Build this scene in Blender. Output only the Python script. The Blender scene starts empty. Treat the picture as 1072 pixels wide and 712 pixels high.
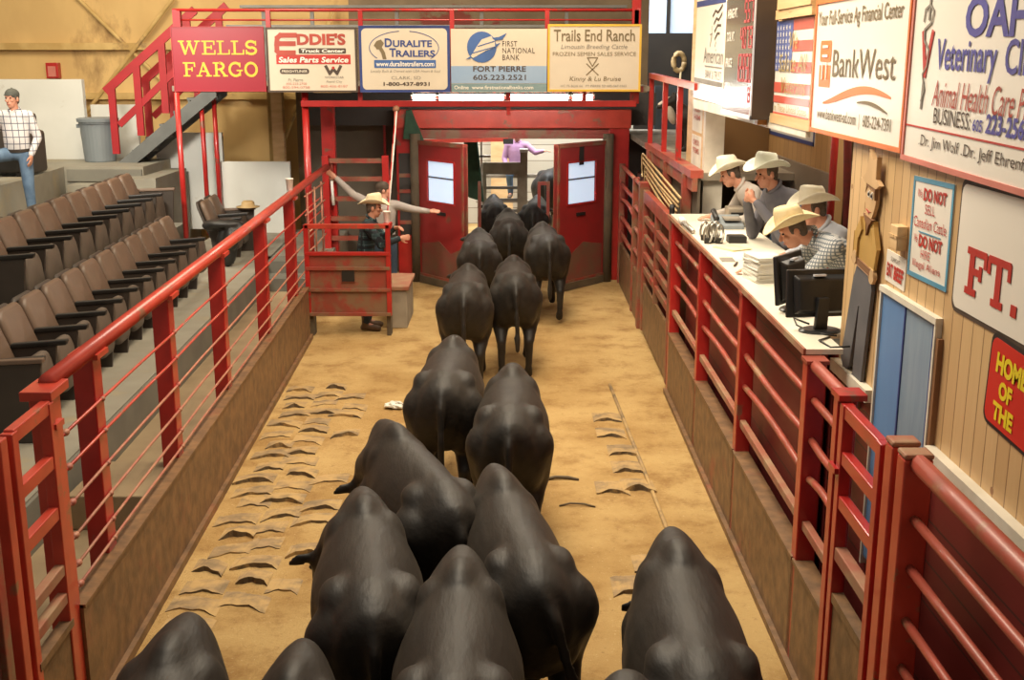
import bpy, bmesh, math, random
from mathutils import Vector, Matrix, Euler
random.seed(7)
SC = bpy.context.scene
COL = SC.collection
PI = math.pi
V = Vector

# ------------------------------------------------------------------ camera
EYE = 3.5
PITCH = math.atan((356-62)/1200.0)
cam_d = bpy.data.cameras.new('camera')
cam_d.sensor_width = 36.0
cam_d.lens = 1200.0/1072.0*36.0
cam_d.clip_end = 200
cam = bpy.data.objects.new('camera', cam_d)
COL.objects.link(cam)
cam.location = (0, 0, EYE)
cam.rotation_euler = (PI/2-PITCH, 0, 0)
SC.camera = cam

# ------------------------------------------------------------------ light
SC.view_settings.view_transform = 'Standard'
SC.view_settings.look = 'None'
SC.view_settings.gamma = 1.0
SC.view_settings.use_curve_mapping = False
SC.view_settings.exposure = 0.0
SC.cycles.max_bounces = 6
SC.cycles.use_denoising = True

wd = bpy.data.worlds.new('barn_air')
SC.world = wd
wd.use_nodes = True
wd.node_tree.nodes['Background'].inputs[0].default_value = (1.0, 0.86, 0.70, 1)
wd.node_tree.nodes['Background'].inputs[1].default_value = 0.29

def area(name, loc, target, sx, sy, power, color):
    l = bpy.data.lights.new(name, 'AREA')
    l.shape = 'RECTANGLE'; l.size = sx; l.size_y = sy
    l.energy = power; l.color = color
    o = bpy.data.objects.new(name, l); COL.objects.link(o)
    o.location = loc
    d = V(target)-V(loc)
    o.rotation_euler = d.to_track_quat('-Z', 'Y').to_euler()
    return o
area('ring_lamp', (-0.2, 9.9, 7.0), (-0.2, 10.2, 0), 2.2, 5.0, 520, (1.0, 0.83, 0.60))
area('wall_lamp', (-0.6, 6.8, 6.2), (2.3, 7.6, 2.4), 1.6, 2.5, 255, (1.0, 0.90, 0.74))
area('far_ring_lamp', (0.0, 14.6, 6.6), (0.0, 15.5, 0), 2.0, 2.0, 230, (1.0, 0.86, 0.66))
area('stand_lamp', (-6.5, 15.5, 7.2), (-6.6, 19.0, 2.5), 3.0, 2.5, 340, (1.0, 0.86, 0.62))
sf = area('stand_fill', (-5.2, 11.0, 5.3), (-5.0, 19.2, 1.7), 1.2, 0.8, 95, (1.0, 0.93, 0.80)); sf.data.spread = 1.3  # unseen fill light, added to brighten the white liner walls
area('pen_daylight', (0.0, 22.2, 6.0), (0.0, 22.6, 0), 5.0, 3.0, 900, (0.93, 0.97, 1.0))
area('booth_fill', (2.55, 10.2, 4.4), (2.45, 10.2, 2.0), 0.8, 3.5, 95, (1.0, 0.88, 0.70))  # fill light added to brighten the men at the counter, no fixture known

# ------------------------------------------------------------------ materials
def _n(nt, t, **kw):
    n = nt.nodes.new(t)
    for k, v in kw.items(): setattr(n, k, v)
    return n
def mat(name, c1, c2=None, scale=6.0, rough=0.6, metal=0.0, bump=0.0, c3=None, s3=2.0, t3=0.55, w3=0.08,
        stretch=(1, 1, 1), coat=0.0, detail=5.0, coords='Position', spec=0.5):
    m = bpy.data.materials.new(name); m.use_nodes = True
    nt = m.node_tree; b = nt.nodes['Principled BSDF']
    b.inputs['Roughness'].default_value = rough
    b.inputs['Metallic'].default_value = metal
    b.inputs['Coat Weight'].default_value = coat
    b.inputs['Specular IOR Level'].default_value = spec
    if c2 is None: c2 = tuple(x*0.8 for x in c1)
    if coords == 'Position':
        g = _n(nt, 'ShaderNodeNewGeometry'); src = g.outputs['Position']
    else:
        g = _n(nt, 'ShaderNodeTexCoord'); src = g.outputs['Object']
    mp = _n(nt, 'ShaderNodeMapping'); mp.inputs['Scale'].default_value = stretch
    nt.links.new(src, mp.inputs['Vector'])
    no = _n(nt, 'ShaderNodeTexNoise'); no.inputs['Scale'].default_value = scale; no.inputs['Detail'].default_value = detail
    nt.links.new(mp.outputs[0], no.inputs['Vector'])
    mx = _n(nt, 'ShaderNodeMix', data_type='RGBA')
    mx.inputs['A'].default_value = (*c1, 1); mx.inputs['B'].default_value = (*c2, 1)
    rp = _n(nt, 'ShaderNodeMapRange'); rp.inputs['From Min'].default_value = 0.35; rp.inputs['From Max'].default_value = 0.65
    nt.links.new(no.outputs['Fac'], rp.inputs['Value']); nt.links.new(rp.outputs[0], mx.inputs['Factor'])
    out = mx.outputs['Result']
    if c3 is not None:
        n3 = _n(nt, 'ShaderNodeTexNoise'); n3.inputs['Scale'].default_value = s3; n3.inputs['Detail'].default_value = 8
        n3.inputs['Roughness'].default_value = 0.65
        nt.links.new(mp.outputs[0], n3.inputs['Vector'])
        r3 = _n(nt, 'ShaderNodeMapRange'); r3.inputs['From Min'].default_value = t3; r3.inputs['From Max'].default_value = t3+w3
        nt.links.new(n3.outputs['Fac'], r3.inputs['Value'])
        m3 = _n(nt, 'ShaderNodeMix', data_type='RGBA'); m3.inputs['B'].default_value = (*c3, 1)
        nt.links.new(out, m3.inputs['A']); nt.links.new(r3.outputs[0], m3.inputs['Factor'])
        out = m3.outputs['Result']
    nt.links.new(out, b.inputs['Base Color'])
    if bump > 0:
        bp = _n(nt, 'ShaderNodeBump'); bp.inputs['Strength'].default_value = bump; bp.inputs['Distance'].default_value = 0.02
        nt.links.new(no.outputs['Fac'], bp.inputs['Height']); nt.links.new(bp.outputs[0], b.inputs['Normal'])
    m['_out'] = 1
    return m
def emis(name, col, strength):
    m = bpy.data.materials.new(name); m.use_nodes = True
    b = m.node_tree.nodes['Principled BSDF']
    b.inputs['Base Color'].default_value = (*col, 1)
    b.inputs['Emission Color'].default_value = (*col, 1); b.inputs['Emission Strength'].default_value = strength
    return m
def boards(name, ca, cb, cline, axis, pitch, line=0.06, rough=0.6, knots=None, offset_amt=1.0):
    """planks counted along one axis, each with its own tone and dark joints"""
    m = bpy.data.materials.new(name); m.use_nodes = True
    nt = m.node_tree; b = nt.nodes['Principled BSDF']; b.inputs['Roughness'].default_value = rough
    g = _n(nt, 'ShaderNodeNewGeometry'); sp = _n(nt, 'ShaderNodeSeparateXYZ'); nt.links.new(g.outputs['Position'], sp.inputs[0])
    def mth(op, a, bval=None):
        n = _n(nt, 'ShaderNodeMath', operation=op)
        for i, x in enumerate((a, bval)):
            if x is None: continue
            if isinstance(x, (int, float)): n.inputs[i].default_value = x
            else: nt.links.new(x, n.inputs[i])
        return n.outputs[0]
    q = mth('DIVIDE', sp.outputs['XYZ'.index(axis)], pitch)
    fl = mth('FLOOR', q); fr = mth('FRACT', q)
    wn = _n(nt, 'ShaderNodeTexWhiteNoise', noise_dimensions='1D'); nt.links.new(fl, wn.inputs['W'])
    no = _n(nt, 'ShaderNodeTexNoise'); no.inputs['Scale'].default_value = 9; no.inputs['Detail'].default_value = 6
    mp = _n(nt, 'ShaderNodeMapping')
    sc = {'X': (6, .6, .6), 'Y': (.6, 6, .6), 'Z': (.6, .6, 6)}[axis]; mp.inputs['Scale'].default_value = sc
    nt.links.new(g.outputs['Position'], mp.inputs[0]); nt.links.new(mp.outputs[0], no.inputs['Vector'])
    f = mth('ADD', mth('MULTIPLY', wn.outputs['Value'], 0.55), mth('MULTIPLY', no.outputs['Fac'], 0.45))
    mx = _n(nt, 'ShaderNodeMix', data_type='RGBA'); mx.inputs['A'].default_value = (*ca, 1); mx.inputs['B'].default_value = (*cb, 1)
    nt.links.new(f, mx.inputs['Factor'])
    ln = mth('LESS_THAN', fr, line)
    m2 = _n(nt, 'ShaderNodeMix', data_type='RGBA'); m2.inputs['B'].default_value = (*cline, 1)
    nt.links.new(mx.outputs['Result'], m2.inputs['A']); nt.links.new(ln, m2.inputs['Factor'])
    out = m2.outputs['Result']
    if knots:
        vo = _n(nt, 'ShaderNodeTexVoronoi'); vo.inputs['Scale'].default_value = 3.2
        nt.links.new(g.outputs['Position'], vo.inputs['Vector'])
        k = mth('LESS_THAN', vo.outputs['Distance'], 0.055)
        m4 = _n(nt, 'ShaderNodeMix', data_type='RGBA'); m4.inputs['B'].default_value = (*knots, 1)
        nt.links.new(out, m4.inputs['A']); nt.links.new(k, m4.inputs['Factor']); out = m4.outputs['Result']
    nt.links.new(out, b.inputs['Base Color'])
    return m
def plaid(name, base, line, p1, w1, line2=None, p2=None, w2=None):
    m = bpy.data.materials.new(name); m.use_nodes = True
    nt = m.node_tree; b = nt.nodes['Principled BSDF']; b.inputs['Roughness'].default_value = 0.85
    g = _n(nt, 'ShaderNodeTexCoord'); sp = _n(nt, 'ShaderNodeSeparateXYZ'); nt.links.new(g.outputs['Object'], sp.inputs[0])
    def mth(op, a, bval=None):
        n = _n(nt, 'ShaderNodeMath', operation=op)
        for i, x in enumerate((a, bval)):
            if x is None: continue
            if isinstance(x, (int, float)): n.inputs[i].default_value = x
            else: nt.links.new(x, n.inputs[i])
        return n.outputs[0]
    hor = mth('ADD', sp.outputs[0], mth('MULTIPLY', sp.outputs[1], 0.8))
    def grid(p, w):
        a = mth('LESS_THAN', mth('FRACT', mth('DIVIDE', hor, p)), w)
        c = mth('LESS_THAN', mth('FRACT', mth('DIVIDE', sp.outputs[2], p)), w)
        return mth('MAXIMUM', a, c)
    mx = _n(nt, 'ShaderNodeMix', data_type='RGBA'); mx.inputs['A'].default_value = (*base, 1); mx.inputs['B'].default_value = (*line, 1)
    nt.links.new(grid(p1, w1), mx.inputs['Factor']); out = mx.outputs['Result']
    if line2:
        m2 = _n(nt, 'ShaderNodeMix', data_type='RGBA'); m2.inputs['B'].default_value = (*line2, 1)
        nt.links.new(out, m2.inputs['A']); nt.links.new(grid(p2, w2), m2.inputs['Factor']); out = m2.outputs['Result']
    nt.links.new(out, b.inputs['Base Color'])
    return m

M = {}
M['red'] = mat('red_paint', (0.45, 0.022, 0.018), (0.36, 0.016, 0.014), 5, 0.32, coat=0.2, c3=(0.20, 0.07, 0.045), s3=3.5, t3=0.62, w3=0.03)
M['red_orange'] = mat('orange_red_paint', (0.52, 0.055, 0.03), (0.41, 0.04, 0.022), 5, 0.35, coat=0.2, c3=(0.25, 0.10, 0.055), s3=4, t3=0.60, w3=0.05)
M['red_worn'] = mat('worn_red_paint', (0.34, 0.045, 0.03), (0.23, 0.06, 0.035), 4, 0.5, bump=0.1, c3=(0.22, 0.12, 0.065), s3=3, t3=0.46, w3=0.12)
M['red_pipe'] = mat('scuffed_red_pipe', (0.40, 0.07, 0.045), (0.28, 0.055, 0.032), 5, 0.42, coat=0.1, c3=(0.32, 0.17, 0.09), s3=3, t3=0.54, w3=0.08)
M['red_dark'] = mat('dark_red_board', (0.20, 0.018, 0.016), (0.14, 0.02, 0.016), 6, 0.6, bump=0.15, c3=(0.10, 0.05, 0.03), s3=2.5, t3=0.58, w3=0.08, stretch=(1, .3, 3))
M['red_stair'] = mat('stair_red', (0.36, 0.012, 0.018), (0.30, 0.012, 0.016), 5, 0.5)
M['kick'] = mat('manure_stained_steel', (0.225, 0.122, 0.055), (0.12, 0.066, 0.032), 9, 0.5, bump=0.3, c3=(0.27, 0.075, 0.04), s3=1.6, t3=0.58, w3=0.14, detail=8)
M['dust_rail'] = mat('dusty_rail', (0.32, 0.20, 0.11), (0.30, 0.09, 0.05), 5, 0.7)
M['cable'] = mat('rusty_cable', (0.40, 0.19, 0.11), (0.36, 0.10, 0.07), 9, 0.5)
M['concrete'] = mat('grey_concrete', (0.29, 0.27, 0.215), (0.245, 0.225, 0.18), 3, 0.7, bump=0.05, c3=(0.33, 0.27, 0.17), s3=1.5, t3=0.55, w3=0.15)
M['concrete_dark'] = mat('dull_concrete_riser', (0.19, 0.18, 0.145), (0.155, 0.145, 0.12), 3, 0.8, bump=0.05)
M['concrete_dusty'] = mat('dusty_concrete', (0.36, 0.27, 0.16), (0.30, 0.22, 0.13), 3, 0.85, bump=0.05)
M['yellow_wall'] = mat('yellow_sprayed_wall', (0.66, 0.45, 0.19), (0.56, 0.37, 0.15), 1.4, 0.9, bump=0.35, c3=(0.27, 0.16, 0.065), s3=0.8, t3=0.60, w3=0.12, stretch=(1, 1, .5))
M['yellow_girt'] = mat('yellow_girt', (0.60, 0.42, 0.17), (0.45, 0.29, 0.10), 3, 0.9, bump=0.3, c3=(0.25, 0.15, 0.07), s3=2, t3=0.58, w3=0.1)
M['brown_wall'] = mat('stained_brown_plywood', (0.26, 0.19, 0.115), (0.19, 0.135, 0.08), 2, 0.85, bump=0.1, c3=(0.22, 0.05, 0.035), s3=0.9, t3=0.60, w3=0.04)
M['dark_wall'] = mat('dark_metal_wall', (0.045, 0.038, 0.032), (0.035, 0.03, 0.026), 2, 0.7)
M['dark_panel'] = mat('dirty_grey_panel', (0.12, 0.095, 0.065), (0.09, 0.07, 0.05), 2, 0.8)
M['white_panel'] = mat('white_liner_panel', (0.66, 0.66, 0.62), (0.60, 0.60, 0.56), 1.5, 0.5, c3=(0.50, 0.47, 0.40), s3=2.5, t3=0.66, w3=0.1)
M['grey_stair'] = mat('grey_painted_steel', (0.15, 0.155, 0.15), (0.12, 0.125, 0.12), 4, 0.6)
M['trash'] = mat('grey_plastic_bin', (0.20, 0.225, 0.24), (0.18, 0.205, 0.22), 3, 0.5)
M['pine'] = boards('pine_boards', (0.66, 0.45, 0.225), (0.50, 0.31, 0.14), (0.24, 0.13, 0.055), 'Y', 0.115, 0.07, 0.5, knots=(0.28, 0.13, 0.05))
M['pine_h'] = mat('pale_pine', (0.72, 0.50, 0.26), (0.62, 0.40, 0.19), 4, 0.55, stretch=(1, .3, 4), c3=(0.45, 0.25, 0.1), s3=5, t3=0.68, w3=0.03)
M['booth_panel'] = boards('booth_panelling', (0.46, 0.28, 0.12), (0.36, 0.21, 0.085), (0.20, 0.11, 0.04), 'Y', 0.2, 0.05, 0.5)
M['booth_grey_brown'] = mat('grey_brown_booth', (0.24, 0.19, 0.14), (0.20, 0.155, 0.115), 2, 0.5)
M['white_trim'] = mat('white_painted_trim', (0.72, 0.67, 0.56), (0.62, 0.57, 0.46), 6, 0.5)
M['orange_wood'] = mat('orange_stained_wood', (0.52, 0.22, 0.05), (0.42, 0.17, 0.04), 4, 0.5, stretch=(3, 3, .4))
M['tan_stick'] = mat('tan_cane', (0.52, 0.37, 0.18), (0.42, 0.28, 0.12), 8, 0.5)
M['red_board'] = boards('red_shiplap', (0.20, 0.022, 0.018), (0.15, 0.018, 0.015), (0.06, 0.02, 0.015), 'Z', 0.2, 0.05, 0.5)
M['white_sign'] = mat('white_sign_face', (0.80, 0.75, 0.66), (0.78, 0.73, 0.635), 1, 0.35, coat=0.0)
M['sign_cream'] = mat('cream_sign_face', (0.62, 0.54, 0.42), (0.58, 0.50, 0.385), 2, 0.45)
M['black'] = mat('black_satin', (0.02, 0.018, 0.016), (0.015, 0.014, 0.013), 5, 0.45)
M['dark_ink'] = mat('dark_brown_ink', (0.07, 0.045, 0.03), None, 3, 0.6)
M['grey_ink'] = mat('grey_ink', (0.26, 0.23, 0.19), None, 3, 0.6)
M['red_ink'] = mat('red_ink', (0.50, 0.03, 0.02), None, 3, 0.5)
M['brick_ink'] = mat('brick_red_ink', (0.42, 0.055, 0.03), None, 3, 0.5)
M['faded_red'] = mat('faded_red_ink', (0.62, 0.20, 0.15), None, 3, 0.5)
M['blue_ink'] = mat('navy_ink', (0.035, 0.06, 0.22), None, 3, 0.5)
M['blue_mid'] = mat('mid_blue_ink', (0.05, 0.12, 0.32), None, 3, 0.5)
M['blue_purple'] = mat('violet_blue_ink', (0.08, 0.075, 0.33), None, 3, 0.5)
M['sign_blue'] = mat('pale_blue_print', (0.25, 0.36, 0.52), (0.30, 0.40, 0.53), 2, 0.4)
M['sign_green'] = mat('grey_green_print', (0.20, 0.29, 0.30), None, 2, 0.4)
M['wf_red'] = mat('crimson_sign', (0.29, 0.003, 0.016), (0.27, 0.003, 0.015), 2, 0.4)
M['wf_yellow'] = mat('yellow_letter', (0.72, 0.47, 0.025), None, 2, 0.5)
M['gold_frame'] = mat('yellow_frame_paint', (0.72, 0.45, 0.05), (0.62, 0.37, 0.04), 5, 0.5)
M['orange'] = mat('orange_print', (0.78, 0.20, 0.045), None, 2, 0.45)
M['sky_frame'] = mat('light_blue_frame', (0.10, 0.32, 0.47), None, 4, 0.5)
M['olive_ink'] = mat('olive_ink', (0.19, 0.14, 0.07), None, 2, 0.5)
M['hot_red'] = mat('bright_red_sign', (0.62, 0.025, 0.015), (0.55, 0.02, 0.012), 2, 0.4)
M['yellow'] = mat('bright_yellow_ink', (0.86, 0.66, 0.02), None, 2, 0.5)
M['flag_red'] = mat('flag_red', (0.66, 0.13, 0.09), None, 2, 0.35)
M['flag_blue'] = mat('flag_blue', (0.10, 0.14, 0.38), None, 2, 0.35)
M['gold_ink'] = mat('gold_script', (0.50, 0.36, 0.12), None, 2, 0.4)
M['silver'] = mat('silver_band', (0.68, 0.68, 0.72), None, 2, 0.25)
M['score_face'] = mat('scoreboard_plastic', (0.13, 0.125, 0.105), (0.115, 0.11, 0.09), 2, 0.16)
M['score_box'] = mat('scoreboard_case', (0.055, 0.035, 0.022), None, 3, 0.5)
M['led'] = emis('red_display_digits', (0.45, 0.06, 0.06), 0.22)
M['tube'] = emis('fluorescent_tube', (1.0, 0.97, 0.88), 80.0)
M['pane'] = emis('daylit_pane', (0.58, 0.72, 0.90), 0.68)
M['hide'] = mat('black_cattle_hide', (0.020, 0.016, 0.0125), (0.011, 0.009, 0.0075), 5, 0.55, bump=0.35, stretch=(3, .8, 3), spec=0.35, detail=9)
M['hide'].node_tree.nodes['Principled BSDF'].inputs['Sheen Weight'].default_value = 0.06
M['hide'].node_tree.nodes['Principled BSDF'].inputs['Sheen Tint'].default_value = (0.6, 0.45, 0.32, 1)
M['hide_white'] = mat('white_fur', (0.55, 0.5, 0.42), None, 6, 0.8)
M['skin'] = mat('skin', (0.60, 0.29, 0.19), (0.54, 0.24, 0.15), 8, 0.55)
M['hair'] = mat('greying_hair', (0.12, 0.085, 0.06), (0.07, 0.05, 0.035), 30, 0.8)
M['eye'] = mat('dark_eye', (0.02, 0.015, 0.012), None, 3, 0.2)
M['jean'] = mat('blue_denim', (0.13, 0.20, 0.29), (0.085, 0.14, 0.22), 9, 0.9, bump=0.1)
M['jean_dark'] = mat('dark_denim', (0.035, 0.055, 0.085), (0.025, 0.04, 0.065), 9, 0.9)
M['boot'] = mat('brown_leather_boot', (0.14, 0.085, 0.05), None, 7, 0.6)
M['belt'] = mat('dark_leather_belt', (0.04, 0.028, 0.02), None, 7, 0.5)
M['hat_cream'] = mat('cream_straw', (0.78, 0.68, 0.46), (0.72, 0.61, 0.39), 30, 0.75)
M['hat_white'] = mat('white_straw', (0.82, 0.76, 0.60), (0.77, 0.71, 0.54), 30, 0.75)
M['hat_mint'] = mat('pale_felt', (0.74, 0.76, 0.64), (0.70, 0.72, 0.60), 20, 0.8)
M['hat_tan'] = mat('tan_straw', (0.74, 0.61, 0.36), (0.68, 0.54, 0.30), 30, 0.75)
M['cap'] = mat('olive_cap', (0.075, 0.075, 0.06), None, 9, 0.85)
M['cap_brown'] = mat('brown_cap', (0.09, 0.06, 0.04), None, 9, 0.85)
M['shirt_grey'] = mat('light_grey_shirt', (0.52, 0.47, 0.42), (0.47, 0.42, 0.37), 8, 0.85)
M['shirt_dust'] = mat('dust_grey_shirt', (0.38, 0.33, 0.29), (0.33, 0.28, 0.25), 8, 0.85)
M['shirt_slate'] = mat('slate_shirt', (0.15, 0.145, 0.165), (0.12, 0.115, 0.135), 8, 0.85)
M['shirt_blue'] = mat('pale_blue_shirt', (0.50, 0.52, 0.56), (0.45, 0.47, 0.51), 8, 0.85)
M['shirt_pink'] = mat('lilac_shirt', (0.55, 0.32, 0.52), (0.48, 0.27, 0.46), 8, 0.85)
M['plaid_white'] = plaid('white_windowpane_plaid', (0.62, 0.58, 0.56), (0.10, 0.10, 0.13), 0.088, 0.13)
M['plaid_dark'] = plaid('dark_green_plaid', (0.022, 0.05, 0.055), (0.12, 0.19, 0.20), 0.055, 0.12, (0.012, 0.016, 0.022), 0.11, 0.3)
M['check'] = plaid('small_blue_check', (0.60, 0.60, 0.58), (0.16, 0.19, 0.22), 0.026, 0.34)
M['seat_pad'] = mat('brown_vinyl', (0.150, 0.098, 0.066), (0.125, 0.080, 0.054), 6, 0.45, coords='Object')
M['seat_shell'] = mat('dark_seat_shell', (0.055, 0.042, 0.033), None, 5, 0.5, coords='Object')
M['seat_under'] = mat('dusty_seat_underside', (0.105, 0.078, 0.057), (0.08, 0.06, 0.044), 6, 0.6, coords='Object')
M['rubber'] = mat('dark_tread_edge', (0.09, 0.066, 0.042), (0.16, 0.115, 0.065), 9, 0.85, c3=(0.36, 0.24, 0.10), s3=5, t3=0.5, w3=0.1)  # darker than the tread tops, used on their near faces only
M['tire'] = mat('dusty_tyre_rubber', (0.33, 0.225, 0.115), (0.20, 0.14, 0.075), 9, 0.9, bump=0.4, c3=(0.44, 0.29, 0.12), s3=4, t3=0.44, w3=0.14)
M['paper'] = mat('white_paper', (0.80, 0.77, 0.68), None, 3, 0.7)
M['paper_yellow'] = mat('yellow_paper', (0.78, 0.70, 0.38), None, 3, 0.7)
M['counter'] = mat('white_laminate', (0.80, 0.75, 0.63), (0.77, 0.71, 0.58), 2, 0.3)
M['monitor'] = mat('black_monitor_plastic', (0.022, 0.021, 0.021), None, 5, 0.3)
M['steel'] = mat('scratched_steel', (0.45, 0.42, 0.37), (0.3, 0.28, 0.25), 9, 0.35, metal=0.7)
M['foam'] = mat('white_foam_cup', (0.85, 0.82, 0.76), None, 3, 0.6)
M['blue_door'] = mat('blue_painted_ply', (0.12, 0.25, 0.48), (0.10, 0.21, 0.42), 3, 0.5, stretch=(1, 1, .3))
M['blue_grey'] = mat('washed_blue_ply', (0.24, 0.32, 0.40), (0.19, 0.27, 0.36), 5, 0.5, stretch=(1, 3, .5), bump=0.1)
M['cut_grey'] = mat('painted_grey_trousers', (0.11, 0.105, 0.11), (0.09, 0.088, 0.095), 6, 0.7)
M['cut_skin'] = mat('painted_tan_face', (0.62, 0.40, 0.20), None, 4, 0.6)
M['cut_shirt'] = mat('painted_mustard_shirt', (0.52, 0.31, 0.08), None, 4, 0.6)
M['cut_brown'] = mat('painted_brown', (0.25, 0.12, 0.05), None, 4, 0.6)
M['green_cloth'] = mat('green_cloth', (0.035, 0.085, 0.045), (0.025, 0.06, 0.035), 9, 0.9)
M['pen_board'] = boards('pale_pen_planks', (0.60, 0.56, 0.46), (0.46, 0.42, 0.33), (0.25, 0.21, 0.15), 'Z', 0.34, 0.05, 0.7)
M['pen_wood'] = mat('weathered_wood', (0.33, 0.28, 0.21), (0.24, 0.20, 0.15), 5, 0.8)
M['galv'] = mat('galvanised_plank', (0.22, 0.21, 0.19), (0.17, 0.16, 0.145), 4, 0.5)
M['dirt_door'] = mat('muddy_red_door', (0.34, 0.022, 0.022), (0.27, 0.024, 0.022), 3, 0.45, c3=(0.14, 0.085, 0.045), s3=1.3, t3=0.57, w3=0.1)
M['mud_post'] = mat('muddy_post', (0.13, 0.095, 0.055), (0.09, 0.068, 0.042), 4, 0.8, bump=0.1)

# sawdust floor
def sawdust():
    m = bpy.data.materials.new('sawdust'); m.use_nodes = True
    nt = m.node_tree; b = nt.nodes['Principled BSDF']; b.inputs['Roughness'].default_value = 0.95
    b.inputs['Specular IOR Level'].default_value = 0.15
    g = _n(nt, 'ShaderNodeNewGeometry')
    def noise(s, d=6, r=0.6):
        n = _n(nt, 'ShaderNodeTexNoise'); n.inputs['Scale'].default_value = s; n.inputs['Detail'].default_value = d; n.inputs['Roughness'].default_value = r
        nt.links.new(g.outputs['Position'], n.inputs['Vector']); return n.outputs['Fac']
    def mix(a, bcol, fac, lo, hi):
        r = _n(nt, 'ShaderNodeMapRange'); r.inputs['From Min'].default_value = lo; r.inputs['From Max'].default_value = hi
        nt.links.new(fac, r.inputs['Value'])
        x = _n(nt, 'ShaderNodeMix', data_type='RGBA')
        if isinstance(a, tuple): x.inputs['A'].default_value = (*a, 1)
        else: nt.links.new(a, x.inputs['A'])
        x.inputs['B'].default_value = (*bcol, 1); nt.links.new(r.outputs[0], x.inputs['Factor'])
        return x.outputs['Result']
    c = mix((0.54, 0.365, 0.155), (0.40, 0.245, 0.09), noise(1.1), 0.38, 0.62)
    c = mix(c, (0.31, 0.175, 0.065), noise(2.2, 8, 0.75), 0.51, 0.70)
    c = mix(c, (0.25, 0.14, 0.06), noise(9, 8, 0.8), 0.58, 0.70)
    c = mix(c, (0.20, 0.11, 0.05), noise(24, 8, 0.85), 0.58, 0.68)
    fleck = noise(30, 5, 0.8)
    c = mix(c, (0.70, 0.54, 0.31), fleck, 0.60, 0.69)
    nt.links.new(c, b.inputs['Base Color'])
    bp = _n(nt, 'ShaderNodeBump'); bp.inputs['Strength'].default_value = 0.8; bp.inputs['Distance'].default_value = 0.03
    nt.links.new(noise(16, 10, 0.8), bp.inputs['Height']); nt.links.new(bp.outputs[0], b.inputs['Normal'])
    return m
M['sawdust'] = sawdust()

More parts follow.
